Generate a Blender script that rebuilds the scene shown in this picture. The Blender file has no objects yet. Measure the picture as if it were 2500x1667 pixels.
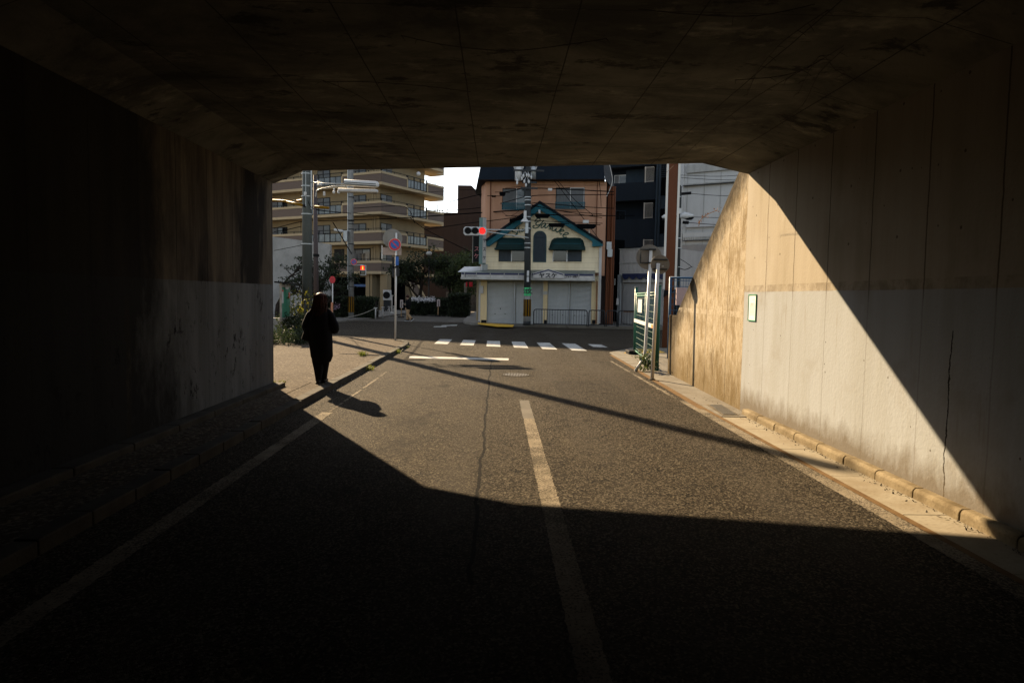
import bpy, bmesh, math, random
from mathutils import Vector, Matrix, Euler
random.seed(7)
S = bpy.context.scene
COL = S.collection
PI = math.pi
R = math.radians

# ------------------------------------------------------------------ camera
F, H = 1667.0, 1.73                      # focal length in photo pixels (24 mm on 36 mm), eye height
roll = R(0.9)
dY = Vector((-35, 111, -F)).normalized()
up = Vector((math.sin(roll), math.cos(roll), 0))
up.z = -(up.x * dY.x + up.y * dY.y) / dY.z
up = (up - dY * up.dot(dY)).normalized()
xA = dY.cross(up)
RM = Matrix((xA, dY, up))
cd = bpy.data.cameras.new('camera'); cam = bpy.data.objects.new('camera', cd); COL.objects.link(cam)
cd.sensor_width = 36; cd.lens = F / 2500 * 36; cd.clip_end = 1500; cd.clip_start = 0.05
cam.matrix_world = Matrix.Translation((0, 0, H)) @ RM.to_4x4()
S.camera = cam

def ray(px, py): return RM @ Vector((px - 1250, -(py - 833.5), -F))
def g(px, py, z=0.0):                    # measured point of the photo on level z
    r = ray(px, py); t = (z - H) / r.z; return Vector((r.x * t, r.y * t, z))
def v(px, py, Y):                        # measured point of the photo at distance Y
    r = ray(px, py); t = Y / r.y; return Vector((r.x * t, Y, H + r.z * t))

class Plane:                             # a facade: u along it, d into it, z up
    def __init__(s, A, B):
        s.o = Vector((A[0], A[1], 0)); d = Vector((B[0] - A[0], B[1] - A[1], 0)); s.len = d.length
        s.d = d.normalized(); s.i = Vector((-s.d.y, s.d.x, 0))
        if s.i.dot(s.o) < 0: s.i = -s.i
        s.M = Matrix(((s.d.x, s.i.x, 0, s.o.x), (s.d.y, s.i.y, 0, s.o.y), (0, 0, 1, 0), (0, 0, 0, 1)))
    def f(s, px, py, off=0.0):
        r = ray(px, py); c = Vector((0, 0, H)); p0 = s.o + s.i * off
        t = (p0 - c).dot(s.i) / r.dot(s.i); w = c + r * t
        return ((w - p0).dot(s.d), w.z)

# ------------------------------------------------------------------ light
AZ, EL = R(29), R(27.8)
w = bpy.data.worlds.new('World'); S.world = w; w.use_nodes = True
nt = w.node_tree; sky = nt.nodes.new('ShaderNodeTexSky'); sky.sky_type = 'NISHITA'; sky.sun_disc = False
sky.sun_elevation = EL; sky.sun_rotation = -AZ; sky.dust_density = 0.6; sky.air_density = 1.0
bg = nt.nodes['Background']; bg.inputs['Strength'].default_value = 0.066
hs = nt.nodes.new('ShaderNodeHueSaturation'); hs.inputs['Saturation'].default_value = .5; nt.links.new(sky.outputs[0], hs.inputs['Color']); nt.links.new(hs.outputs[0], bg.inputs[0])
ld = bpy.data.lights.new('sun', 'SUN'); ld.energy = 5.0; ld.angle = R(0.5); ld.color = (1.0, 0.765, 0.485)
sun = bpy.data.objects.new('sun', ld); COL.objects.link(sun)
sd = Vector((-math.sin(AZ) * math.cos(EL), math.cos(AZ) * math.cos(EL), math.sin(EL)))
sun.rotation_euler = sd.to_track_quat('Z', 'Y').to_euler(); sun.location = (-20, 40, 30)
S.view_settings.view_transform = 'Standard'; S.view_settings.look = 'None'
S.view_settings.exposure = 2.0; S.view_settings.gamma = 1
S.render.engine = 'CYCLES'
S.cycles.use_denoising = True
S.cycles.max_bounces = 6; S.cycles.diffuse_bounces = 1; S.cycles.glossy_bounces = 2
S.cycles.sample_clamp_indirect = 4

# ------------------------------------------------------------------ materials
class NT:
    def __init__(s, name):
        s.m = bpy.data.materials.new(name); s.m.use_nodes = True; s.t = s.m.node_tree; s.b = s.t.nodes['Principled BSDF']
        s.pos = s.t.nodes.new('ShaderNodeNewGeometry').outputs['Position']
        sp = s.t.nodes.new('ShaderNodeSeparateXYZ'); s.t.links.new(s.pos, sp.inputs[0]); s.x, s.y, s.z = sp.outputs
    def link(s, a, b):
        if isinstance(a, (int, float)): b.default_value = a
        elif isinstance(a, tuple): b.default_value = (*a, 1) if len(a) == 3 and len(b.default_value) == 4 else a
        else: s.t.links.new(a, b)
    def math(s, op, a, b=0.0, clamp=False):
        n = s.t.nodes.new('ShaderNodeMath'); n.operation = op; n.use_clamp = clamp; s.link(a, n.inputs[0]); s.link(b, n.inputs[1]); return n.outputs[0]
    def noise(s, scale, detail=5, rough=.55, stretch=(1, 1, 1), dist=0, off=(0, 0, 0)):
        mp = s.t.nodes.new('ShaderNodeMapping'); mp.inputs['Scale'].default_value = stretch; mp.inputs['Location'].default_value = off
        s.t.links.new(s.pos, mp.inputs[0]); n = s.t.nodes.new('ShaderNodeTexNoise')
        n.inputs['Scale'].default_value = scale; n.inputs['Detail'].default_value = detail; n.inputs['Roughness'].default_value = rough; n.inputs['Distortion'].default_value = dist
        s.t.links.new(mp.outputs[0], n.inputs['Vector']); return n.outputs['Fac']
    def voro(s, scale, out='Color', feature='F1', stretch=(1, 1, 1)):
        mp = s.t.nodes.new('ShaderNodeMapping'); mp.inputs['Scale'].default_value = stretch
        s.t.links.new(s.pos, mp.inputs[0]); n = s.t.nodes.new('ShaderNodeTexVoronoi'); n.feature = feature
        n.inputs['Scale'].default_value = scale; s.t.links.new(mp.outputs[0], n.inputs['Vector']); return n.outputs[out]
    def rng(s, f, a, b, lo=0.0, hi=1.0):
        n = s.t.nodes.new('ShaderNodeMapRange'); n.clamp = True; s.link(f, n.inputs[0])
        for i, q in enumerate((a, b, lo, hi)): n.inputs[i + 1].default_value = q
        return n.outputs[0]
    def mix(s, a, b, f, mode='MIX'):
        n = s.t.nodes.new('ShaderNodeMix'); n.data_type = 'RGBA'; n.blend_type = mode
        s.link(f, n.inputs[0]); s.link(a, n.inputs[6]); s.link(b, n.inputs[7]); return n.outputs[2]
    def line(s, coord, at, period, half):   # 1 on periodic thin lines
        q = s.math('DIVIDE', s.math('SUBTRACT', coord, at), period)
        q = s.math('ABSOLUTE', s.math('SUBTRACT', s.math('FRACT', s.math('ADD', q, .5)), .5))
        return s.math('LESS_THAN', s.math('MULTIPLY', q, period), half)
    def near(s, coord, at, half): return s.math('LESS_THAN', s.math('ABSOLUTE', s.math('SUBTRACT', coord, at)), half)
    def bump(s, h, strength=.3, dist=.02):
        n = s.t.nodes.new('ShaderNodeBump'); n.inputs['Strength'].default_value = strength; n.inputs['Distance'].default_value = dist
        s.link(h, n.inputs['Height']); s.t.links.new(n.outputs[0], s.b.inputs['Normal'])
    k = 1.0                                # overall reflectance of the finished surface
    def out(s, col, rough=.85, spec=.3, metal=0.0):
        if s.k != 1: col = s.mix(col, (s.k, s.k, s.k), 1.0, 'MULTIPLY')
        s.link(col, s.b.inputs['Base Color']); s.link(rough, s.b.inputs['Roughness'])
        s.b.inputs['Specular IOR Level'].default_value = spec; s.b.inputs['Metallic'].default_value = metal; return s.m

def dark(c, k): return tuple(q * k for q in c)
def paint(name, c, rough=.6, wear=.25, scale=3.0, spec=.3, metal=0.0, streak=True, bump=.0):
    n = NT(name); a = n.noise(scale, 6, .6, (1, 1, .25) if streak else (1, 1, 1)); b = n.noise(scale * 9, 4)
    f = n.rng(n.math('ADD', n.math('MULTIPLY', a, .7), n.math('MULTIPLY', b, .3)), .38, .66)
    col = n.mix(c, dark(c, 1 - wear), f)
    if bump: n.bump(b, bump, .01)
    return n.out(col, n.rng(b, .3, .7, max(rough - .1, .05), min(rough + .12, 1)), spec, metal)
def emit(name, c, e):
    n = NT(name); n.link(c, n.b.inputs['Base Color']); n.link(c, n.b.inputs['Emission Color']); n.b.inputs['Emission Strength'].default_value = e; return n.m
def glass(name, c, rough=.08):
    n = NT(name); f = n.noise(1.3, 3); return n.out(n.mix(c, dark(c, .5), n.rng(f, .4, .6)), rough, .5)

def m_asphalt():
    n = NT('asphalt'); n.k = 0.31; big = n.noise(.35, 5, .6); mid = n.noise(3, 5); c = n.voro(76); c2 = n.voro(150, 'Distance')
    bw = n.t.nodes.new('ShaderNodeRGBToBW'); n.t.links.new(c, bw.inputs[0]); sp = bw.outputs[0]
    col = n.mix((.072, .058, .041), (.13, .105, .073), n.rng(big, .35, .65))
    col = n.mix(col, (.03, .028, .025), n.rng(mid, .5, .72, 0, .55))
    col = n.mix(col, (.42, .355, .26), n.rng(sp, .6, .85, 0, .85)); col = n.mix(col, (.008, .007, .006), n.rng(sp, .4, .18, 0, .85))
    soft = n.noise(.8, 4, .6, (1, .25, 1), off=(1, 4, 2))
    for cx in (-1.75, -.35, 1.15, 2.45):
        tr = n.rng(n.math('ABSOLUTE', n.math('SUBTRACT', n.x, cx)), .34, .08); col = n.mix(col, (.17, .15, .125), n.math('MULTIPLY', tr, n.rng(soft, .4, .62, .05, .38)))
    oil = n.math('MULTIPLY', n.rng(n.math('ABSOLUTE', n.math('ADD', n.x, 1.05)), .4, .1), n.rng(n.noise(2.2, 6, .65, (1, .5, 1), off=(7, 7, 7)), .5, .66, 0, .7)); col = n.mix(col, (.025, .022, .02), oil)
    patch = n.math('MULTIPLY', n.math('MULTIPLY', n.near(n.x, 1.75, .62), n.near(n.y, 12.6, 1.5)), .28); col = n.mix(col, (.055, .05, .044), patch)
    wob = n.math('MULTIPLY', n.math('SUBTRACT', n.noise(1.1, 6, .7), .5), .16)
    xx = n.math('ADD', n.x, wob); crk = n.near(xx, -.147, .016)
    yy = n.math('MULTIPLY', n.math('GREATER_THAN', n.y, 4), n.math('LESS_THAN', n.y, 18.6)); crk = n.math('MULTIPLY', crk, yy)
    fine = n.math('LESS_THAN', n.math('ABSOLUTE', n.math('SUBTRACT', n.noise(.55, 7, .62, dist=.4), .5)), .0022)
    crk = n.math('MAXIMUM', crk, n.math('MULTIPLY', fine, n.math('GREATER_THAN', n.noise(.4, 2, off=(3, 1, 0)), .56)))
    col = n.mix(col, (.012, .011, .01), n.math('MULTIPLY', crk, .9))
    hb = n.math('ADD', n.math('MULTIPLY', c2, .6), n.math('MULTIPLY', sp, .7)); hb = n.math('SUBTRACT', hb, n.math('MULTIPLY', crk, 2))
    n.bump(hb, .8, .012); return n.out(col, .82, .022)
def m_gravelpave():
    n = NT('aggregate_paving'); n.k = 0.40; c = n.voro(38); bw = n.t.nodes.new('ShaderNodeRGBToBW'); n.t.links.new(c, bw.inputs[0]); sp = bw.outputs[0]
    col = n.mix((.11, .085, .06), (.17, .135, .095), n.rng(n.noise(.6, 5), .35, .65))
    col = n.mix(col, (.36, .30, .23), n.rng(sp, .62, .85, 0, .9)); col = n.mix(col, (.08, .06, .045), n.rng(sp, .4, .2, 0, .8))
    col = n.mix(col, (.07, .055, .04), n.line(n.y, 13.1, 2.4, .012)); n.bump(sp, .5, .008); return n.out(col, .9, .02)
def m_rightwall():
    n = NT('lit_wall_concrete'); n.k = 0.49; st = n.noise(2.2, 7, .62, (1, 1, .12)); fi = n.noise(30, 5); mo = n.noise(1.4, 6, .6)
    upc = n.mix((.58, .51, .40), (.46, .395, .29), n.rng(st, .4, .66)); upc = n.mix(upc, (.62, .56, .46), n.rng(mo, .5, .7, 0, .5))
    loc = n.mix((.54, .56, .57), (.47, .475, .455), n.rng(st, .42, .68)); loc = n.mix(loc, (.36, .32, .25), n.rng(mo, .55, .75, 0, .5))
    zz = n.math('ADD', n.z, n.math('MULTIPLY', n.math('SUBTRACT', fi, .5), .012)); low = n.math('LESS_THAN', zz, 1.85)
    col = n.mix(upc, loc, low)
    j = n.line(n.math('ADD', n.y, n.math('MULTIPLY', n.math('SUBTRACT', n.noise(4, 3), .5), .03)), 9.62, .9, .009)
    col = n.mix(col, (.13, .10, .07), n.math('MULTIPLY', j, n.rng(n.z, 1.7, 1.9, .25, .8)))
    band = n.math('MULTIPLY', n.near(n.z, 1.895, .05), n.rng(n.noise(6, 6, .7), .42, .6)); col = n.mix(col, (.2, .15, .10), n.math('MULTIPLY', band, .45))
    wob = n.math('MULTIPLY', n.math('SUBTRACT', n.noise(2.4, 7, .7), .5), .14)
    ck = n.math('MULTIPLY', n.near(n.math('ADD', n.y, wob), 5.60, .008), n.math('LESS_THAN', n.z, 1.5))
    col = n.mix(col, (.03, .024, .018), n.math('MULTIPLY', ck, .95))
    def per(cd, at, p): return n.math('MULTIPLY', n.math('SUBTRACT', n.math('FRACT', n.math('ADD', n.math('DIVIDE', n.math('SUBTRACT', cd, at), p), .5)), .5), p)
    a_, b_ = per(n.y, 9.17, .9), per(n.z, 2.35, .62); tie = n.math('MULTIPLY', n.math('LESS_THAN', n.math('ADD', n.math('MULTIPLY', a_, a_), n.math('MULTIPLY', b_, b_)), .00022), n.math('GREATER_THAN', n.z, 1.95)); col = n.mix(col, (.12, .09, .06), n.math('MULTIPLY', tie, .75))
    drip = n.math('MULTIPLY', n.rng(n.noise(9, 6, .7, (1, 1, .05), off=(2, 8, 1)), .6, .68), n.rng(n.noise(.8, 3, off=(6, 1, 9)), .45, .6)); col = n.mix(col, (.30, .23, .14), n.math('MULTIPLY', drip, .45))
    pit = n.math('MULTIPLY', n.math('LESS_THAN', n.voro(4.5, 'Distance'), .05), n.math('GREATER_THAN', n.noise(1.1, 2, off=(9, 2, 5)), .5))
    col = n.mix(col, (.10, .075, .05), n.math('MULTIPLY', pit, .7))
    dt = n.rng(n.math('ADD', n.z, n.math('MULTIPLY', n.noise(5, 6, .7, (1, 1, .5)), -.55)), .16, -.12)
    col = n.mix(col, (.20, .155, .10), n.math('MULTIPLY', dt, .8))
    n.bump(n.math('SUBTRACT', n.math('ADD', fi, n.math('MULTIPLY', st, 2)), n.math('MULTIPLY', n.math('ADD', j, ck), 3)), .35, .01); return n.out(col, .92, .02)
def m_leftwall():
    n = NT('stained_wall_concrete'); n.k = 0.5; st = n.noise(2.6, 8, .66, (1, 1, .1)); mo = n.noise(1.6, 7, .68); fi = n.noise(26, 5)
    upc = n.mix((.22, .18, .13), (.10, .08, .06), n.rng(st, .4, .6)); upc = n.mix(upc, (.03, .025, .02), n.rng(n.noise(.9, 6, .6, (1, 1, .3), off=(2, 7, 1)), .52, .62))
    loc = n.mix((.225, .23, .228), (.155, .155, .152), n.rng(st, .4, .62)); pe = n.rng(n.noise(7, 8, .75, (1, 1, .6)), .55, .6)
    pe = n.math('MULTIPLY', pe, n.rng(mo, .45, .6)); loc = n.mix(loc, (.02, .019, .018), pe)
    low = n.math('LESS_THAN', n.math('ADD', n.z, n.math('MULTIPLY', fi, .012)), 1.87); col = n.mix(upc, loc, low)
    col = n.mix(col, (.02, .017, .013), n.math('MULTIPLY', n.line(n.y, 9.3, .88, .008), n.rng(n.z, 1.8, 1.95, .2, .85)))
    rs = n.math('MULTIPLY', n.near(n.math('ADD', n.y, n.math('MULTIPLY', n.noise(3, 4), .12)), 7.35, .045), n.math('LESS_THAN', n.z, 1.65)); col = n.mix(col, (.26, .22, .16), n.math('MULTIPLY', rs, .8))
    so = n.math('ADD', n.y, n.math('MULTIPLY', n.math('SUBTRACT', n.noise(1.1, 8, .7, (1, 1, .45), off=(4, 2, 6)), .5), 5.0)); col = n.mix(col, (.022, .02, .017), n.rng(so, 8.9, 7.6, 0, .88))  # black stain spread over the near half to paint in tunnel shade
    n.bump(n.math('ADD', fi, n.math('MULTIPLY', pe, -1)), .4, .01); return n.out(col, .88, .04)
def m_ceiling():
    n = NT('ceiling_concrete'); n.k = 0.72; a = n.noise(.9, 9, .68, (.75, 1, 1), dist=.4); b = n.noise(1.5, 9, .72, (.6, 1, 1), off=(4, 1, 2)); c = n.noise(40, 4)
    col = n.mix((.16, .153, .13), (.06, .058, .05), n.rng(a, .4, .62)); col = n.mix(col, (.36, .34, .29), n.rng(b, .56, .7, 0, .7))
    col = n.mix(col, (.025, .022, .018), n.rng(n.noise(2.2, 9, .72, (.6, 1, 1), off=(8, 3, 1)), .57, .63, 0, .8))
    j = n.math('MAXIMUM', n.line(n.math('ADD', n.x, n.math('MULTIPLY', n.noise(2, 5), .02)), .573, .9, .006), n.line(n.y, 6.9, 1.8, .005))
    col = n.mix(col, (.03, .026, .02), n.math('MULTIPLY', j, .85)); n.bump(n.math('ADD', c, n.math('MULTIPLY', a, 2)), .3, .01)
    return n.out(col, .9, .04)
def m_wing():
    n = NT('mossy_wall_concrete'); n.k = .52
    fi = n.noise(48, 6, .75); med = n.noise(11, 8, .75, (1, 1, .55)); big = n.noise(2.3, 8, .72, (1, 1, .6)); run = n.noise(14, 6, .7, (1, 1, .07))
    col = n.mix((.60, .51, .37), (.46, .36, .225), n.rng(med, .42, .6)); col = n.mix(col, (.28, .20, .10), n.rng(big, .49, .6, 0, .7))
    col = n.mix(col, (.66, .57, .42), n.math('MULTIPLY', n.rng(run, .56, .66), n.rng(n.noise(1.5, 5, off=(3, 9, 4)), .42, .58, 0, .8)))
    col = n.mix(col, (.11, .07, .03), n.math('MULTIPLY', n.rng(run, .46, .36), n.rng(n.noise(1.3, 6, .7, off=(8, 1, 2)), .46, .6, 0, .8)))
    col = n.mix(col, (.10, .07, .035), n.rng(fi, .57, .7, 0, .65)); col = n.mix(col, (.72, .64, .50), n.rng(fi, .36, .26, 0, .6))
    low = n.math('ADD', n.z, n.math('MULTIPLY', n.math('SUBTRACT', n.noise(6, 7, .75, (1, 1, .35)), .5), 1.3)); col = n.mix(col, (.17, .115, .045), n.rng(low, .95, .15, 0, .75))
    edge = n.math('SUBTRACT', n.math('SUBTRACT', 10.435, n.math('MULTIPLY', n.y, .605)), n.z)
    edge = n.math('ADD', edge, n.math('MULTIPLY', n.math('SUBTRACT', n.noise(3.5, 8, .75), .5), 1.1)); col = n.mix(col, (.03, .022, .012), n.rng(edge, .75, .12, 0, .93))
    end = n.math('ADD', n.y, n.math('MULTIPLY', n.math('SUBTRACT', n.noise(6, 7, .75, (1, 1, .3)), .5), .8)); col = n.mix(col, (.05, .034, .016), n.rng(end, 14.5, 15.3, 0, .6))
    col = n.mix(col, (.64, .55, .41), n.math('MULTIPLY', n.near(n.z, 1.5, .045), n.rng(n.noise(5, 6, .7), .44, .55, 0, .7)))
    col = n.mix(col, (.07, .05, .025), n.math('MULTIPLY', n.line(n.y, 12.55, 1.25, .012), .7)); n.bump(n.math('ADD', fi, n.math('MULTIPLY', med, 2)), .6, .014); return n.out(col, .92, .03)
def m_conc(name, c, c2, sc=2.5):
    n = NT(name); a = n.noise(sc, 7, .62); b = n.noise(sc * 14, 5); col = n.mix(c, c2, n.rng(a, .4, .64)); col = n.mix(col, dark(c2, .6), n.rng(b, .56, .75, 0, .6)); n.bump(b, .35, .01); return n.out(col, .88, .04)
def m_line(name='worn_line_paint', c1=(.19, .16, .12), c2=(.13, .11, .08), th=.5):
    n = NT(name); a = n.noise(4, 7, .7); b = n.noise(55, 5, .7); w_ = n.noise(1.1, 4)
    col = n.mix(c1, c2, n.rng(a, .4, .62)); f = n.rng(n.math('ADD', b, n.math('MULTIPLY', n.math('SUBTRACT', w_, .5), .6)), th, th + .07); col = n.mix(col, (.03, .026, .02), n.math('MULTIPLY', f, .85)); n.bump(b, .4, .006); return n.out(col, .88, .02)
def m_leaf(name, c, c2):
    n = NT(name); a = n.noise(2.5, 4); col = n.mix(c, c2, n.rng(a, .4, .6)); n.out(col, .6, .3)
    tr = n.t.nodes.new('ShaderNodeBsdfTranslucent'); n.link(col, tr.inputs[0]); mx = n.t.nodes.new('ShaderNodeMixShader'); mx.inputs[0].default_value = .35
    o = n.t.nodes['Material Output']; n.t.links.new(n.b.outputs[0], mx.inputs[1]); n.t.links.new(tr.outputs[0], mx.inputs[2]); n.t.links.new(mx.outputs[0], o.inputs[0]); return n.m
def m_tile(name, c, c2, w=.25, h=.09):
    n = NT(name); a = n.noise(60, 3); b = n.noise(1.2, 5); col = n.mix(c, c2, n.rng(a, .35, .65)); col = n.mix(col, dark(c, .75), n.rng(b, .5, .7, 0, .6)); n.bump(a, .3, .01); return n.out(col, .7, .3)
def m_siding():
    n = NT('cream_siding'); st = n.noise(1.5, 6, .6, (1, 1, .3)); col = n.mix((.68, .58, .40), (.55, .46, .31), n.rng(st, .42, .64))
    dt = n.noise(3, 7, .7, (1, 1, .15), off=(3, 3, 3)); col = n.mix(col, (.50, .36, .18), n.rng(dt, .58, .72, 0, .6))
    j = n.line(n.z, .1, .30, .006); col = n.mix(col, (.36, .29, .18), n.math('MULTIPLY', j, .8)); n.bump(n.math('MULTIPLY', j, -1), .4, .01); return n.out(col, .6, .3)
def m_ceramic_orange():
    n = NT('orange_render'); st = n.noise(1.1, 7, .62, (1, 1, .35)); col = n.mix((.43, .24, .155), (.35, .19, .12), n.rng(st, .4, .65)); col = n.mix(col, (.30, .15, .09), n.rng(n.noise(5, 6, .7, (1, 1, .1)), .58, .72, 0, .5)); n.bump(n.noise(40, 3), .25, .01); return n.out(col, .85, .2)

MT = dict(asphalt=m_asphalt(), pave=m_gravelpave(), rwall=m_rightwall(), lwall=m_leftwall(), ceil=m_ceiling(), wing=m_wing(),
  conc=m_conc('pale_concrete', (.1571, .1421, .1163), (.1163, .1013, .0789)), kerb=m_conc('kerb_concrete', (.20, .16, .10), (.10, .075, .042), 3.0), gutter=m_conc('gutter_concrete', (.2288, .2015, .1514), (.1830, .1514, .1056), 2),
  lkerb=m_conc('grey_kerb_concrete', (.0584, .0517, .0412), (.0368, .0325, .0259), 3), brown=m_conc('rust_brown_tar', (.1224, .0765, .0357), (.0867, .0510, .0229), 6), soil=m_conc('dry_soil', (.120, .096, .066), (.066, .054, .036), 6),
  white=paint('road_paint', (.3791, .3638, .3264), .7, .35, 4, streak=False, bump=.2), edgepaint=paint('worn_line_paint', (.1890, .1665, .1305), .75, .45, 9, streak=False, bump=.3),
  farroad=m_conc('side_street_asphalt', (.112, .101, .084), (.077, .070, .059), 1.2), farpave=m_conc('far_pavement_concrete', (.189, .175, .154), (.140, .130, .112), 1.5),
  ground=m_conc('bare_ground', (.096, .084, .066), (.060, .054, .042), .4), grass=m_conc('dry_grass_bank', (.072, .078, .030), (.042, .048, .018), 4),
  yellow=paint('tactile_yellow', (.62, .36, .03), .7, .3, 5), black=paint('black_rubber', (.0120, .0120, .0130), .6, .3, spec=0.05), blackcloth=paint('black_cloth', (.006, .006, .007), .9, .2, 8, spec=.1),
  skin=paint('skin', (.42, .26, .18), .55, .1), hair=m_leaf('dark_brown_hair', (.030, .012, .006), (.06, .02, .009)), shoe=paint('black_leather', (.01, .01, .01), .5, .2),
  tan=paint('tan_cotton', (.36, .23, .12), .85, .2, 5), whiteplastic=paint('white_plastic', (.4928, .4928, .4928), .45, .12), steelwhite=paint('white_pole_enamel', (.5824, .5644, .5299), .4, .14, 6, spec=0.4),
  backgrey=paint('sign_back_grey', (.203, .188, .165), .5, .25, 4, spec=.5, metal=.3), steel=paint('galvanised_steel', (.36, .38, .39), .45, .25, 5, spec=.5, metal=.5), darksteel=paint('dark_steel', (.0330, .0360, .0390), .5, .3, 5, metal=.3, spec=0.15),
  signred=paint('sign_red', (.50, .022, .03), .45, .15, spec=.4), signblue=paint('sign_blue', (.015, .10, .36), .45, .15, spec=.4), postbrown=paint('brown_post_paint', (.1092, .0355, .0137), .5, .2, 2, spec=0.15),
  polegrey=m_conc('pole_concrete', (.2240, .2200, .2080), (.1600, .1560, .1480), 2.2), poledark=paint('pole_green_grey', (.0640, .0736, .0704), .55, .3, 2), polebrown=paint('rusty_dark_pole', (.06, .045, .045), .6, .4, 3),
  polechar=paint('charcoal_pole', (.0303, .0330, .0330), .7, .3, 3, spec=0.15), sleeve=paint('cable_guard_yellow', (.1663, .0832, .0046), .45, .15, spec=0.05), cable=paint('cable_black', (.0048, .0048, .0054), .6, .2, spec=0.0),
  ygreen=paint('mesh_green', (.0243, .1147, .0810), .45, .25, 4, spec=0.2), boardgreen=paint('board_green', (.0160, .1600, .0880), .6, .3, 4), paper=paint('paper', (.3938, .3885, .3675), .8, .1), ink=paint('ink', (.03, .03, .035), .7, .1),
  redink=paint('red_poster', (.45, .05, .05), .7, .2), woodgrey=m_conc('weathered_wood', (.30, .27, .23), (.20, .18, .15), 6), bluefence=paint('mesh_blue', (.02, .07, .15), .5, .2, 4),
  tanwall=paint('tan_render', (.2077, .1618, .0941), .85, .14, 1.2), tanlight=paint('beige_band', (.3123, .2509, .1561), .8, .15, 2), btile=m_tile('brown_tile', (.1011, .0744, .0595), (.0654, .0476, .0387)), frameblack=paint('black_frame', (.0060, .0066, .0072), .45, .2, spec=0.1),
  pane=glass('grey_pane', (.075, .095, .105)), panedark=glass('dark_pane', (.0060, .0080, .0100)), curtain=paint('curtain_grey', (.1200, .1250, .1300), .8, .25, 8), curtaindark=paint('curtain_dark', (.0315, .0420, .0525), .7, .4, 10), 
  brownbldg=paint('dark_brown_cladding', (.0330, .0240, .0222), .7, .2, 2, spec=0.1), siding=m_siding(), orange=m_ceramic_orange(), teal=paint('teal_trim', (.0090, .0900, .1200), .5, .2, 3, spec=0.15), awning=paint('dark_green_canvas', (.0036, .0210, .0210), .6, .25, 4, spec=0.15),
  navyroof=paint('navy_slate', (.0056, .0098, .0158), .55, .3, 3, spec=0.1), shutter=paint('shutter_grey', (.44, .45, .44), .5, .18, 1.6, spec=.4, metal=.1), fascia=paint('fascia_grey', (.4500, .4320, .4140), .6, .25, 4), navy=paint('navy_trim', (.02, .025, .07), .5, .2), fasciaroof=paint('fascia_roof_tin', (.16, .18, .16), .5, .35, 3),
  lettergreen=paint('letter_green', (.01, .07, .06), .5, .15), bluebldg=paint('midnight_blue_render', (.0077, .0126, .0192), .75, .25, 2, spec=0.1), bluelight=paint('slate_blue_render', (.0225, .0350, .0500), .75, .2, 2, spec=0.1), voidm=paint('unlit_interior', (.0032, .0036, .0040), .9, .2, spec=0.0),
  corr=paint('corrugated_tin', (.38, .35, .33), .55, .2, 2, metal=.1), palewall=paint('pale_cladding', (.5040, .4950, .4770), .6, .12, 1.5), palegrime=paint('grimy_panel', (.40, .39, .36), .7, .35, 3), rust=paint('rust_stain', (.28, .13, .06), .8, .3, 6),
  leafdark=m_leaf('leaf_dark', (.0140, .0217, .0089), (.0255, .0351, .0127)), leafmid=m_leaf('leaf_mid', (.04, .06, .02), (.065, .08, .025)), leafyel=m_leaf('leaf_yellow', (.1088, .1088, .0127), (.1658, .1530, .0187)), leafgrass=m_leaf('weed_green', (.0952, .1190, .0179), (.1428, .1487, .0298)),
  bark=m_conc('bark', (.0315, .0245, .0196), (.0175, .0140, .0112), 8), flower=paint('white_petal', (.7, .68, .68), .7, .1), creeper=paint('dry_creeper', (.035, .026, .018), .9, .3), dryleaf=paint('dry_orange_vine', (.40, .19, .06), .8, .3),
  greenposter=paint('green_poster', (.06, .50, .18), .6, .15), iron=paint('cast_iron', (.180, .174, .162), .45, .35, 30, metal=.4), greywall=m_conc('grey_garden_wall', (.330, .315, .292), (.255, .244, .225), 1.2), pinkneon=paint('unlit_neon_pink', (.45, .16, .17), .5, .2), sgreen=paint('sign_box_green', (.10, .17, .16), .5, .25), banner=paint('red_banner', (.42, .012, .02), .7, .2), orangesign=paint('orange_tag', (.5600, .1760, .0160), .6, .2))
MT['hair_rim'] = m_leaf('sunlit_hair', (.05, .017, .008), (.09, .027, .010))  # brighter, redder hair colour that paints a sun rim on the outer strands
MT['lens_off'] = paint('dark_lens', (.006, .006, .007), .5, .1, spec=.1)
MT['edgepaint'] = m_line(); MT['white'] = m_line('crossing_paint', (.42, .41, .38), (.33, .32, .29), .56)
MT['red_on'] = emit('red_lamp_on', (1, .012, .008), .40); MT['ped_on'] = emit('ped_lamp_on', (1, .03, .006), .26); MT['ped_fig'] = emit('ped_figure_on', (1, .40, .04), .5)

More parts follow.
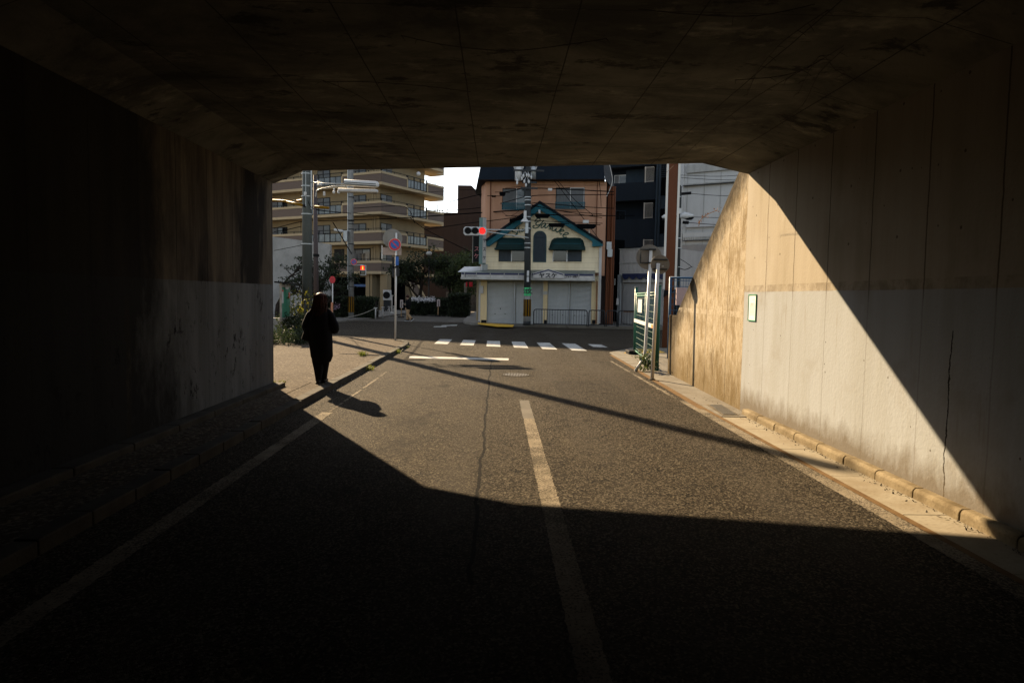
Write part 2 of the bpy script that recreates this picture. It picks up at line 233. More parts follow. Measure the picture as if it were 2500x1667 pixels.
# ------------------------------------------------------------------ mesh tools
class MB:
    def __init__(s, M=None): s.v = []; s.f = []; s.M = M
    def add(s, vs, fs):
        k = len(s.v); s.v += [(s.M @ Vector(p)) if s.M else Vector(p) for p in vs]; s.f += [tuple(i + k for i in q) for q in fs]; return s
    def box(s, x0, x1, y0, y1, z0, z1):
        return s.add([(x0, y0, z0), (x1, y0, z0), (x1, y1, z0), (x0, y1, z0), (x0, y0, z1), (x1, y0, z1), (x1, y1, z1), (x0, y1, z1)],
                     [(0, 3, 2, 1), (4, 5, 6, 7), (0, 1, 5, 4), (1, 2, 6, 5), (2, 3, 7, 6), (3, 0, 4, 7)])
    def prism(s, pts, lo, hi, ax='z'):     # polygon extruded along an axis
        n = len(pts); q = (lambda a, b, c: (a, b, c)) if ax == 'z' else (lambda a, b, c: (a, c, b)) if ax == 'y' else (lambda a, b, c: (c, a, b))
        return s.add([q(a, b, lo) for a, b in pts] + [q(a, b, hi) for a, b in pts],
                     [tuple(range(n))[::-1], tuple(range(n, 2 * n))] + [(i, (i + 1) % n, n + (i + 1) % n, n + i) for i in range(n)])
    def tube(s, pts, r, seg=8, cap=True, flat=None):
        pts = [Vector(p) for p in pts]; n = len(pts); rr = r if isinstance(r, (list, tuple)) else [r] * n; vs = []; ref = None
        for i, p in enumerate(pts):
            t = (pts[min(i + 1, n - 1)] - pts[max(i - 1, 0)]).normalized()
            if ref is None: ref = Vector((0, 0, 1)) if abs(t.z) < .9 else Vector((1, 0, 0))
            a = (ref - t * ref.dot(t)); a = a.normalized() if a.length > 1e-4 else t.orthogonal().normalized(); ref = a; b = t.cross(a)
            for k in range(seg):
                q = a * math.cos(2 * PI * k / seg) + b * math.sin(2 * PI * k / seg); vs.append(p + q * rr[i])
        fs = [(i * seg + k, i * seg + (k + 1) % seg, (i + 1) * seg + (k + 1) % seg, (i + 1) * seg + k) for i in range(n - 1) for k in range(seg)]
        if cap: fs += [tuple(range(seg))[::-1], tuple((n - 1) * seg + k for k in range(seg))]
        return s.add(vs, fs)
    def disc(s, c, nrm, r, th, seg=32, rx=None):  # thick disc; nrm = facing direction
        nrm = Vector(nrm).normalized(); a = Vector((0, 0, 1)); a = (a - nrm * a.dot(nrm)).normalized(); b = nrm.cross(a); c = Vector(c)
        vs = []
        for h in (0, th): vs += [c + nrm * h + (a * math.cos(2 * PI * k / seg) * r + b * math.sin(2 * PI * k / seg) * (rx or r)) for k in range(seg)]
        return s.add(vs, [tuple(range(seg)), tuple(range(seg, 2 * seg))[::-1]] + [(k, seg + k, seg + (k + 1) % seg, (k + 1) % seg) for k in range(seg)])
    def ball(s, c, r, seg=10, sq=(1, 1, 1)):
        vs = []; fs = []; n = seg // 2
        for i in range(n + 1):
            th = PI * i / n
            for k in range(seg): vs.append((c[0] + r * sq[0] * math.sin(th) * math.cos(2 * PI * k / seg), c[1] + r * sq[1] * math.sin(th) * math.sin(2 * PI * k / seg), c[2] + r * sq[2] * math.cos(th)))
        for i in range(n):
            for k in range(seg): fs.append((i * seg + k, (i + 1) * seg + k, (i + 1) * seg + (k + 1) % seg, i * seg + (k + 1) % seg))
        return s.add(vs, fs)
    def quad(s, a, b, c, d): return s.add([a, b, c, d], [(0, 1, 2, 3)])
    def build(s, name, mat, parent=None, smooth=False, bevel=0):
        me = bpy.data.meshes.new(name); o0 = world(parent) if parent else Vector((0, 0, 0))
        me.from_pydata([p - o0 for p in s.v], [], s.f); me.validate(); me.update()
        bm = bmesh.new(); bm.from_mesh(me); bmesh.ops.remove_doubles(bm, verts=bm.verts, dist=1e-5) if smooth else None
        bmesh.ops.recalc_face_normals(bm, faces=bm.faces); bm.to_mesh(me); bm.free()
        me.materials.append(MT[mat] if isinstance(mat, str) else mat)
        if smooth: me.polygons.foreach_set('use_smooth', [True] * len(me.polygons))
        o = bpy.data.objects.new(name, me); COL.objects.link(o)
        if parent: o.parent = parent
        if bevel:
            b = o.modifiers.new('bevel', 'BEVEL'); b.width = bevel; b.segments = 2; b.limit_method = 'ANGLE'
        return o
ORG = {}
def world(o):                             # every parent is unrotated while its parts are built
    p = Vector((0, 0, 0))
    while o: p += o.location; o = o.parent
    return p
def tag(o, label=None, cat=None, group=None, kind=None):
    if label: o['label'] = label
    if cat: o['category'] = cat
    if group: o['group'] = group
    if kind: o['kind'] = kind
    return o
def thing(name, label, cat, loc=(0, 0, 0), group=None):
    o = bpy.data.objects.new(name, None); COL.objects.link(o); o.location = loc; o.empty_display_size = .2
    return tag(o, label, cat, group)
def struct(name, mb, mat, label, cat, bevel=0): return tag(mb.build(name, mat, bevel=bevel), label, cat, kind='structure')
def copy_tree(o, parent=None):
    c = o.copy(); COL.objects.link(c)
    if parent: c.parent = parent
    for ch in list(o.children): copy_tree(ch, c)
    return c
def text(body, size, mat, parent, M, name='lettering', ext=.004, sx=1.0, bold=0.0):
    c = bpy.data.curves.new('t', 'FONT'); c.body = body; c.size = size; c.align_x = 'CENTER'; c.align_y = 'CENTER'; c.extrude = ext; c.offset = bold
    t = bpy.data.objects.new('t', c); COL.objects.link(t); dg = bpy.context.evaluated_depsgraph_get(); dg.update()
    me = bpy.data.meshes.new_from_object(t.evaluated_get(dg)); bpy.data.objects.remove(t)
    o0 = world(parent); me.transform(Matrix.Translation(-o0) @ M @ Matrix.Scale(sx, 4, (1, 0, 0))); me.materials.clear(); me.materials.append(MT[mat])
    o = bpy.data.objects.new(name, me); COL.objects.link(o); o.parent = parent; return o
def face_M(P, u, z, off):                 # text standing on a facade, readable from the street
    return P.M @ Matrix.Translation((u, off, z)) @ Matrix.Rotation(PI / 2, 4, 'X')
def smooth_pts(pts, k=4):
    out = []; n = len(pts); pts = [Vector(p) for p in pts]
    for i in range(n - 1):
        a, b, c, d = pts[max(i - 1, 0)], pts[i], pts[i + 1], pts[min(i + 2, n - 1)]
        for j in range(k):
            t = j / k; out.append(.5 * (2 * b + (c - a) * t + (2 * a - 5 * b + 4 * c - d) * t * t + (3 * b - a - 3 * c + d) * t ** 3))
    return out + [pts[-1]]
def leaves(mb, pts, n, size, spread, rnd, flat=1.0):
    for _ in range(n):
        c = Vector(rnd.choice(pts)); d = Vector((rnd.gauss(0, 1), rnd.gauss(0, 1), rnd.gauss(0, 1) * flat)) * spread
        leaf(mb, c + d, size * rnd.uniform(.6, 1.3), rnd)
def leaf(mb, c, s, rnd):
    e = Euler((rnd.uniform(0, 6.3), rnd.uniform(0, 6.3), rnd.uniform(0, 6.3))).to_matrix(); a = e @ Vector((s, 0, 0)); b = e @ Vector((0, s * .5, 0)); k = e @ Vector((0, 0, s * .18))
    mb.add([c - a, c + b - k, c + a, c - b - k], [(0, 1, 2), (0, 2, 3)])
# ------------------------------------------------------------------ the setting
struct('ground', MB().quad((-500, -500, -.03), (500, -500, -.03), (500, 600, -.03), (-500, 600, -.03)), 'ground', 'bare earth stretching away beyond the streets and buildings', 'ground')
def sheet(x0, x1, y0, y1, z): return MB().quad((x0, y0, z), (x1, y0, z), (x1, y1, z), (x0, y1, z))
struct('road', sheet(-70, 70, -62, 44, 0), 'asphalt', 'speckled asphalt road running out of the underpass to the crossing', 'road')
struct('side_street', sheet(-9.6, -1.2, 44, 120, .004), 'farroad', 'narrow street leading away between the apartment block and the shop', 'street')
# left pavement with its kerb
edge = [(-3.12, -60), (-3.12, 22.6), (-3.22, 23.8), (-3.55, 24.7), (-6.45, 26.5), (-9.2, 27.9), (-30, 38.5), (-30, 12.2), (-3.95, 12.2), (-3.95, -60)]
struct('pavement', MB().prism(edge, -.05, .085), 'pave', 'sunlit pebbly pavement at the underpass mouth on the left', 'pavement')
kb = MB(); y = -10.0
while y < 22.4:
    kb.box(-3.12, -2.955, y, y + .592, -.05, .105 + .004 * math.sin(y * 3.1)); y += .6
pts = [(-3.04, 22.45), (-3.07, 23.0), (-3.13, 23.7), (-3.3, 24.25), (-3.6, 24.72)]
for a, b in zip(pts, pts[1:]):
    d = (Vector(b) - Vector(a)).normalized(); n = Vector((d.y, -d.x)) * .083; a = Vector(a) + d * .006
    kb.prism([(a - n)[:], (a + n)[:], (Vector(b) + n)[:], (Vector(b) - n)[:]], -.05, .106)
struct('kerb', kb, 'lkerb', 'row of grey concrete kerb stones edging the left pavement', 'kerb', bevel=.012)
# right gutter, kerb stones
gm = MB(); y = 3.0
while y < 9.4: gm.box(3.325, 3.70, y, y + 1.19, -.05, .004 + .001 * (int(y) % 2)); y += 1.2
struct('gutter', gm, 'gutter', 'pale concrete gutter slabs below the sunlit wall', 'gutter')
kb = MB(); y = 1.0; prof = [(3.692, -.05), (3.80, -.05), (3.80, .098), (3.722, .098), (3.706, .09), (3.694, .07)]
k = 0
while y < 9.9:
    j = .003 * math.sin(k * 2.3); kb.prism([(x + j, z + .6 * j) for x, z in prof], y, y + .597, 'y'); y += .608; k += 1
struct('kerb', kb, 'kerb', 'row of ochre kerb stones along the foot of the sunlit wall', 'kerb', bevel=.008)
dm = MB(); rnd = random.Random(3)
for _ in range(420):
    yy = rnd.uniform(1.5, 9.9); xx = 3.685 - abs(rnd.gauss(0, .022)); s = rnd.uniform(.002, .007); dm.ball((xx, yy, .006), s, 5)
tag(dm.build('grit', 'soil'), 'dark grit gathered in the gutter along the ochre kerb stones', 'grit', kind='stuff')
struct('tar_strip', sheet(3.258, 3.325, -40, 10.6, .006), 'brown', 'rusty brown strip between white edge line and gutter', 'road strip')
struct('tar_strip', MB().quad((3.20, 10.6, .006), (3.325, 10.6, .006), (3.50, 20.5, .006), (3.40, 20.5, .006)), 'brown', 'brown strip running on past the sign poles', 'road strip')
struct('pavement', MB().prism([(3.325, 9.9), (3.82, 9.9), (3.95, 15.2), (8, 15.4), (9.5, 22.2), (4.9, 23.9), (3.55, 21.4), (3.50, 20.5)], -.05, .015), 'conc', 'narrow concrete pavement at the foot of the mossy wall', 'pavement')
# painted lines
def strip(x0, x1, y0, y1, z=.004, seed=0, rag=.004):   # a worn line with uneven edges
    rn = random.Random(seed); n = max(4, int((y1 - y0) / .03)); m = MB(); vs = []; fs = []
    for i in range(n + 1):
        y = y0 + (y1 - y0) * i / n; vs += [(x0 + rn.gauss(0, rag), y, z), (x1 + rn.gauss(0, rag), y, z)]
    for i in range(n): fs.append((2 * i, 2 * i + 1, 2 * i + 3, 2 * i + 2))
    return m.add(vs, fs)
struct('edge_line', strip(3.105, 3.258, -40, 11.5, seed=1), 'edgepaint', 'worn white line along the right gutter', 'road marking')
struct('edge_line', strip(-2.53, -2.375, -40, 9.9, seed=2, rag=.005), 'edgepaint', 'worn white line beside the left kerb', 'road marking')
for y0, y1 in ((10.0, 10.8), (10.95, 12.3), (12.5, 14.1), (14.4, 15.2)):
    struct('edge_line', strip(-2.415 - .004 * y0, -2.375 - .004 * y0, y0, y1, seed=int(y0), rag=.01), 'edgepaint', 'faded trace of the left edge line, %d paces into the sunlight' % round(y0), 'road marking')
struct('edge_line', strip(3.09, 3.15, 11.6, 18.5, seed=5, rag=.02), 'edgepaint', 'faded white line past the right sign poles', 'road marking')
struct('centre_line', strip(.39, .545, -6, 9.6, seed=6, rag=.004), 'edgepaint', 'broad worn white line down the middle of the underpass road', 'road marking')
struct('centre_line', strip(.385, .545, 9.6, 11.3, seed=7, rag=.004), 'tar_pale' if 'tar_pale' in MT else 'farroad', 'ghost of the removed end of the centre line', 'road marking')
struct('stop_line', MB().quad((-2.40, 18.65, .004), (.32, 18.35, .004), (.33, 18.95, .004), (-2.45, 19.2, .004)), 'white', 'white stop line across the left lane', 'road marking')
for k in range(7):
    x0 = -2.24 + .935 * k; yt = 26.85 - .28 * k; yb = 24.25 - .42 * k
    if k == 6: yb = 23.8
    struct('crosswalk_stripe', MB().quad((x0 + .01, yb, .004), (x0 + .49, yb - .15, .004), (x0 + .48, yt - .12, .004), (x0 - .01, yt, .004)), 'white',
           'white crosswalk stripe, ' + ['nearest the pavement kerb with weeds', 'second from the weedy kerb', 'third from the weedy kerb', 'middle one of the seven', 'third from the green gate', 'longest one next to the short stripe', 'short one nearest the green gate'][k], 'crosswalk stripe')
for a in (((1060, 796.5), (1090, 796), (1090, 798), (1058, 798.4)), ((1078, 794), (1117, 792.5), (1115, 795), (1078, 796))):
    struct('road_marking', MB().add([g(px, py, .006) for px, py in a], [(0, 1, 2, 3)]), 'white', ['short white dash on the far road', 'white dash just beyond the short one'][a[0][0] > 1070], 'road marking')
# far pavements
struct('pavement', MB().prism([(-80, 67), (-22, 41.3), (-11.5, 40.2), (-9.6, 41.6), (-8.6, 47), (-8.1, 60), (-8.2, 120), (-80, 120)], -.05, .10), 'farpave', 'far pavement below the balcony apartments', 'pavement')
struct('pavement', MB().prism([(-2.2, 120), (-2.3, 47), (-2.1, 42.2), (-1.5, 40.3), (-.4, 39.4), (1.6, 38.9), (16, 36.4), (60, 29), (60, 120)], -.05, .12), 'farpave', 'far pavement in front of the shuttered shop', 'pavement')
kb = MB()
for i in range(13):
    a = Vector((1.6 + i * 1.2, 38.9 - i * .2083 , 0)); d = Vector((1.2, -.2083, 0)).normalized(); n = Vector((d.y, -d.x, 0)) * .09
    b = a + d * 1.19; kb.prism([(a + n)[:2], (b + n)[:2], (b - n)[:2], (a - n)[:2]], -.05, .15)
struct('kerb', kb, 'conc', 'far kerb stones below the dark pipe fence', 'kerb', bevel=.01)
struct('tactile_paving', MB().prism([g(px, py, .125)[:2] for px, py in ((1167, 787.5), (1190, 788), (1215, 790.5), (1255, 793), (1252, 797), (1215, 796.5), (1186, 793), (1167, 790))], .10, .132), 'yellow', 'yellow tactile paving at the corner before the shutters', 'tactile paving')
struct('tactile_paving', MB().prism([g(px, py, .03)[:2] for px, py in ((1523, 861), (1549, 851), (1600, 851), (1625, 860))], 0, .024), 'yellow', 'yellow tactile paving behind the green mesh gate', 'tactile paving')
# embankments that carry the line over the underpass
struct('embankment', MB().add([(4.3, 15.0, 0), (40, 15.0, 0), (40, 10.2, 3.9), (4.3, 10.8, 3.9), (4.3, -60, 3.9), (40, -60, 3.9)], [(0, 1, 2, 3), (3, 2, 5, 4)]), 'grass', 'grassy railway bank behind the mossy wall', 'bank')
struct('embankment', MB().add([(-40, 15.5, 0), (-5.3, 14.6, 0), (-5.3, 12.0, 3.9), (-40, 12.0, 3.9), (-40, -60, 3.9), (-5.3, -60, 3.9)], [(0, 1, 2, 3), (3, 2, 5, 4)]), 'grass', 'grassy railway bank beside the dark left wall', 'bank')

# ------------------------------------------------------------------ the underpass
up_ = thing('underpass', 'dark concrete underpass framing the whole view, half sunlit on its right wall', 'underpass', (0, 10, 0))
def yend(x): return 12.05 - .209 * (x + 3.9)
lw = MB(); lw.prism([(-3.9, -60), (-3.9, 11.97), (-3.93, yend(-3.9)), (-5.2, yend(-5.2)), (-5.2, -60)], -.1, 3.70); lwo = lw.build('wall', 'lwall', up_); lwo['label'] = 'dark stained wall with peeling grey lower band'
rw = MB(); rw.prism([(3.79, -60), (3.79, yend(3.79)), (4.6, yend(3.79)), (4.6, -60)], -.1, 3.72); rwo = rw.build('wall', 'rwall', up_); rwo['label'] = 'sunlit pale wall with a grey painted lower band'
cb = MB(); prof = [(-5.3, 3.60), (-3.89, 3.615), (-3.36, 3.82), (3.12, 3.815), (3.78, 3.64), (4.7, 3.64), (4.7, 5.2), (-5.3, 5.2)]
n = len(prof); rows = [-60, -20, 0, 4, 8, None]; vs = []
for r_ in rows: vs += [(x, (yend(x) + .02) if r_ is None else r_, z) for x, z in prof]
cb.add(vs, [(i * n + k, i * n + (k + 1) % n, (i + 1) * n + (k + 1) % n, (i + 1) * n + k) for i in range(len(rows) - 1) for k in range(n)] + [tuple(range(n))[::-1], tuple((len(rows) - 1) * n + k for k in range(n))])
co = cb.build('ceiling', 'ceil', up_); co['label'] = 'dim board-marked concrete ceiling with stains'
pl = MB(); y = -12.0
while y < 12.0: pl.box(-3.905, -3.70, y, min(y + .99, 12.35), -.05, .165); y += 1.0
pl.build('footing', 'lkerb', up_, bevel=.015)
MB().box(-3.70, -3.42, -12, 12.6, .03, .092).build('footing', 'pave', up_)
# wing wall
ww = MB(); ww.add([(3.80, 10.46, -.1), (3.93, 14.9, -.1), (3.93, 14.9, 1.42), (3.83, 11.0, 3.78), (3.80, 10.46, 3.95), (4.3, 10.46, -.1), (4.4, 14.9, -.1), (4.4, 14.9, 1.42), (4.3, 11.0, 3.78), (4.3, 10.46, 3.95)],
       [(0, 1, 2, 3, 4), (9, 8, 7, 6, 5), (1, 6, 7, 2), (2, 7, 8, 3), (3, 8, 9, 4), (4, 9, 5, 0), (0, 5, 6, 1)])
wwo = tag(ww.build('wing_wall', 'wing', bevel=.015), 'mossy ochre wing wall with sloping top beyond the sunlit underpass wall', 'retaining wall')
MB().box(3.94, 4.25, 14.885, 15.6, -.1, 1.36).build('end_pier', 'wing', wwo, bevel=.02)
# notice on the sunlit wall
def wallpt(px, py, X=3.785):
    r = ray(px, py); t = X / r.x; return Vector((X, r.y * t, H + r.z * t))
c4 = [wallpt(1830, 719), wallpt(1847, 719.5), wallpt(1845, 784), wallpt(1828.5, 783)]
ys = (c4[1].y, c4[0].y); zs = (c4[3].z, c4[0].z); ys = (ys[0] - .01, ys[1] + .02)
nb = thing('wall_notice', 'white notice in a green frame fixed to the sunlit wall', 'notice', (3.79, ys[0], zs[0]))
fm = MB(); t_ = .014
fm.box(3.776, 3.79, ys[0], ys[1], zs[0], zs[0] + t_).box(3.776, 3.79, ys[0], ys[1], zs[1] - t_, zs[1]).box(3.776, 3.79, ys[0], ys[0] + t_, zs[0] + t_, zs[1] - t_).box(3.776, 3.79, ys[1] - t_, ys[1], zs[0] + t_, zs[1] - t_)
fm.build('frame', paint('frame_green', (.01, .16, .07), .4, .1), nb)
MB().box(3.781, 3.789, ys[0] + t_, ys[1] - t_, zs[0] + t_, zs[1] - t_).build('panel', paint('notice_white', (.46, .48, .485), .7, .08), nb)
tm = MB(); rnd = random.Random(5); z = zs[1] - .07; W = ys[1] - ys[0] - .1
tm.box(3.7795, 3.7805, ys[0] + .08, ys[0] + .15, z - .012, z); z -= .05
for q in range(3): tm.box(3.7795, 3.7805, ys[1] - .12 - q * .05, ys[1] - .10 - q * .05, z - .03, z)
for L in range(8):
    z -= (zs[1]-zs[0]-.2)/9; y = ys[1] - .06
    while y > ys[0] + .07:
        b = rnd.uniform(.012, .03); tm.box(3.7795, 3.7805, y - b, y, z - .012, z); y -= b + rnd.uniform(.006, .02)
tm.build('lettering', paint('faint_print', (.42, .40, .38), .8, .1), nb)
# drain grate, manhole
gr = thing('drain_grate', 'rusty steel drain grate in the pavement where the kerb stones begin', 'grate', (3.5, 10.2, 0))
MB().prism([(3.37, 10.0), (3.62, 10.0), (3.68, 11.0), (3.43, 11.0)], .014, .019).build('frame', 'soil', gr)
bm_ = MB()
for i in range(12): bm_.box(3.40 + i * .006, 3.60 + i * .006, 10.05 + i * .078, 10.09 + i * .078, .015, .026)
bm_.build('bar', 'iron', gr)['kind'] = 'stuff'
mh = thing('manhole_cover', 'round ribbed iron manhole cover in the middle of the sunlit road', 'manhole cover', (.43, 14.95, 0))
MB().disc((.43, 14.95, .0), (0, 0, 1), .30, .007, 40).build('cover', 'iron', mh)
rm = MB()
for i in range(-8, 9):
    c = i * .034; h = math.sqrt(max(.285 ** 2 - c * c, 0)); rm.box(.43 + c - .006, .43 + c + .006, 14.95 - h, 14.95 + h, .007, .0115)
rm.build('ribs', 'iron', mh)
ring = MB(); ring.add([(.43 + r_ * math.cos(2 * PI * k / 40), 14.95 + r_ * math.sin(2 * PI * k / 40), .005) for r_ in (.30, .335) for k in range(40)], [(k, (k + 1) % 40, 40 + (k + 1) % 40, 40 + k) for k in range(40)]); ring.build('ring', 'asphalt', mh)
pm = MB(); rnd = random.Random(31)
for _ in range(70):
    yy = rnd.uniform(10.5, 19); leaf(pm, Vector((-2.93 + abs(rnd.gauss(0, .10)), yy, .008)), rnd.uniform(.006, .014), rnd)
tag(pm.build('petals', 'paper'), 'fallen white petals scattered on the road below the left kerb', 'petals', kind='stuff')
lm = MB()
for _ in range(160):
    yy = rnd.uniform(2, 12); leaf(lm, Vector((3.66 - abs(rnd.gauss(0, .06)) if rnd.random() < .6 else -3.66 + abs(rnd.gauss(0, .05)), yy, .012 if yy > 0 else .1)), rnd.uniform(.008, .02), rnd)
tag(lm.build('fallen_leaves', 'creeper'), 'small dry leaves and scraps gathered along the wall feet', 'leaves', kind='stuff')
# litter
lt = MB(); c = g(170, 1259, .09); rnd = random.Random(2)
for k in range(7): leaf(lt, c + Vector((rnd.uniform(-.02, .02), rnd.uniform(-.02, .02), .008)), .016, rnd)
tag(lt.build('litter', 'paper'), 'crumpled scrap of white paper on the dark pavement', 'litter')
# dry creepers hanging under the ceiling
def ceilpt(px, py, z=3.80):
    r = ray(px, py); t = (z - H) / r.z; return Vector((r.x * t, r.y * t, z))
CR = [([(1630, 415), (1720, 330), (1830, 245), (1940, 180), (2010, 140)], 'thin dry creeper tendril on the ceiling above the sunlit wall'),
      ([(1795, 195), (1900, 180), (1970, 160), (2060, 110)], 'short dry creeper crossing the ceiling at the upper right'),
      ([(1905, 290), (1960, 250), (2000, 180), (2060, 120)], 'dry creeper with a forked end near the ceiling edge at right'),
      ([(1825, 230), (1850, 170), (1900, 110), (1960, 60), (2020, 20)], 'long straight dry creeper climbing the right of the ceiling'),
      ([(790, 195), (860, 225), (910, 250), (945, 255)], 'branched dry creeper on the dark left part of the ceiling'),
      ([(790, 195), (900, 195), (1040, 205), (1150, 218)], 'dry creeper running nearly level across the ceiling middle'),
      ([(980, 80), (1100, 105), (1250, 120), (1400, 105), (1480, 95)], 'dry creeper along the top middle of the ceiling'),
      ([(1560, 20), (1700, 35), (1850, 32), (1990, 10)], 'dry creeper highest up on the ceiling at right'),
      ([(1950, 225), (2000, 130), (2040, 170), (2090, 190)], 'curling dry creeper near the dark right wall')]
for i, (p, lab) in enumerate(CR):
    rnd = random.Random(i); q = smooth_pts([ceilpt(*a) - Vector((0, 0, rnd.uniform(0, .03))) for a in p], 5); m = MB().tube(q, .003, 5)
    for a in q[::2]:
        d = Vector((rnd.uniform(-1, 1), rnd.uniform(-1, 1), -rnd.uniform(0, .5))) * .09; m.tube([a, a + d * .6, a + d + Vector((0, 0, -.01))], [.0025, .002, .001], 4); m.ball(a, .006, 5)
    tag(m.build('dry_creeper', 'creeper'), lab, 'creeper', 'dry creepers under the ceiling')
m = MB(); rnd = random.Random(9)
q = smooth_pts([v(1752, 513, 12.9), v(1735, 520, 12.9), v(1720, 528, 12.9), v(1709, 540, 12.9), v(1706, 553, 12.9)], 4); m.tube(q, .006, 5)
leaves(m, q, 26, .025, .03, rnd)
tag(m.build('hanging_vine', 'dryleaf'), 'small orange dry vine hanging over the sloping wall top', 'vine')
# ------------------------------------------------------------------ signs and gate on the right
Y0 = 14.34; base = Vector((3.303, Y0, .012)); top = v(1607, 643, Y0)
sp_ = thing('sign_pole', 'straight white sign pole with the smaller round sign seen from behind', 'sign', base)
MB().tube([base, top], .038, 16).build('pole', 'steelwhite', sp_, True)
MB().tube([base, base + Vector((0, 0, .02))], .06, 16).build('base_collar', 'conc', sp_)
c = v(1613, 645.5, Y0) + Vector((0, .05, 0)); fa = Vector((.02, 1, 0)).normalized()
s_ = MB().disc(c, fa, .20, .004, 36).build('sign_disc', 'backgrey', sp_)
for dz in (-.10, .10): MB().box(c.x - .15, c.x + .15, c.y - .022, c.y - .005, c.z + dz - .014, c.z + dz + .014).build('bracket', 'darksteel', s_)
MB().box(c.x + .03, c.x + .075, c.y - .02, c.y - .006, c.z - .05, c.z - .02).build('sticker', 'paper', s_)
q = [g(1551, 905.5, .012), g(1566, 893, .012) + Vector((0, 0, .16)), Vector((3.50, 16.1, .36)), Vector((3.525, 16.1, .52)), v(1589.6, 609, 16.1)]
q = [q[0], q[0].lerp(q[2], .5) + Vector((.03, 0, .02)), q[2], q[3], q[4]]
sp2 = thing('sign_pole', 'white sign pole bent sharply at its foot, with the larger round sign', 'sign', q[0])
MB().tube(q, .038, 16).build('pole', 'steelwhite', sp2, True)
c = v(1585.5, 627.5, 16.1) + Vector((0, .055, 0))
s_ = MB().disc(c, (.25, .97, 0), .295, .004, 40).build('sign_disc', 'backgrey', sp2); m = MB()
for dz in (-.135, .175): m.box(c.x - .22, c.x + .22, c.y - .03, c.y - .006, c.z + dz - .012, c.z + dz + .012); m.box(c.x - .02, c.x + .14, c.y - .10, c.y - .03, c.z + dz - .018, c.z + dz + .018)
m.box(c.x - .215, c.x - .19, c.y - .025, c.y - .005, c.z - .135, c.z + .175); m.build('bracket', 'darksteel', s_)
# mesh gate
A, B = Vector((4.27, 21.0, 0)), Vector((3.80, 16.1, 0)); D = (B - A).normalized(); L = (B - A).length
gt = thing('mesh_gate', 'tall green wire mesh gate standing open beside the mossy wall', 'gate', A)
for P0, hh, r_ in ((A, 2.03, .05), (B, 2.02, .06)):
    MB().tube([P0, P0 + Vector((0, 0, hh))], r_, 12).tube([P0 + Vector((0, 0, hh)), P0 + Vector((0, 0, hh + .03))], r_ * 1.15, 12).build('post', 'ygreen', gt, True)
m = MB()
for z in (.12, 1.87, 1.80): m.tube([A + Vector((0, 0, z)), B + Vector((0, 0, z))], .022, 8)
for t in (.04, .5, .96): p = A.lerp(B, t); m.tube([p + Vector((0, 0, .12)), p + Vector((0, 0, 1.87))], .022, 8)
m.build('frame', 'ygreen', gt, True)
m = MB(); n = int(L / .11)
for i in range(n): p = A.lerp(B, (i + .5) / n); m.tube([p + Vector((0, 0, .12)), p + Vector((0, 0, 1.87))], .0035, 4, False)
for i in range(10): z = .2 + i * .17; m.tube([A + Vector((0, 0, z)), B + Vector((0, 0, z))], .0035, 4, False)
m.build('mesh_panel', 'ygreen', gt)
nrm = Vector((D.y, -D.x, 0)); nrm = -nrm if nrm.x > 0 else nrm
p0 = A + nrm * .03; p1 = B + nrm * .03
m = MB(); m.prism([p0[:2], p1[:2], (p1 + nrm * .02)[:2], (p0 + nrm * .02)[:2]], 1.0, 1.10); m.build('rail', 'paper', gt)
tg = MB(); a = A.lerp(B, .85) + nrm * .055; b = A.lerp(B, .91) + nrm * .055; tg.prism([a[:2], b[:2], (b + nrm * .004)[:2], (a + nrm * .004)[:2]], 1.01, 1.09); tg.build('tag', 'orangesign', gt)
a = A.lerp(B, .17) + nrm * .03; b = A.lerp(B, .38) + nrm * .03
tag(MB().prism([a[:2], b[:2], (b + nrm * .006)[:2], (a + nrm * .006)[:2]], 1.32, 1.70).build('paper_notice', 'paper'), 'white paper notice tied to the green mesh gate', 'notice')
tag(MB().box(4.02, 4.42, 20.65, 21.25, .012, .13).build('rubber_foot', 'black', bevel=.03), 'black rubber block holding the far gate post', 'gate foot')
# low post stub and weeds by the gate
m = MB(); rnd = random.Random(11); cl = [Vector((3.5 + rnd.uniform(-.12, .22), 15.9 + rnd.uniform(-.2, .25), rnd.uniform(.05, .42))) for _ in range(26)]
leaves(m, cl, 330, .042, .05, rnd)
tag(m.build('bush', 'leafmid'), 'leafy green weed clump at the foot of the bent sign pole', 'weeds')
# blue mesh fence on the bank
bf = thing('mesh_fence', 'dark blue mesh fence panel behind the sloping wall top', 'fence', (4.6, 19.5, 0))
A2, B2 = v(1637, 680, 19.5), v(1735, 667, 19.5); m = MB()
for p in (A2, B2): m.tube([Vector((p.x, p.y, 0)), Vector((p.x, p.y, 2.35))], .035, 8)
for z in (.1, 2.33): m.tube([Vector((A2.x, A2.y, z)), Vector((B2.x, B2.y, z))], .03, 8)
m.build('frame', 'bluefence', bf, True); m = MB()
for i in range(14): x = A2.x + (B2.x - A2.x) * (i + .5) / 14; m.tube([(x, 19.5, .1), (x, 19.5, 2.33)], .006, 4, False)
for i in range(13): z = .2 + i * .17; m.box(A2.x, B2.x, 19.48, 19.50, z, z + .018)
m.build('mesh_panel', 'bluefence', bf)
tag(MB().box(A2.x + .16, A2.x + .45, 19.40, 19.47, 1.55, 2.05).build('fence_notice', paint('pinkish_notice', (.45, .33, .34), .8, .2)), 'pale pinkish notice on the dark blue mesh fence', 'notice')
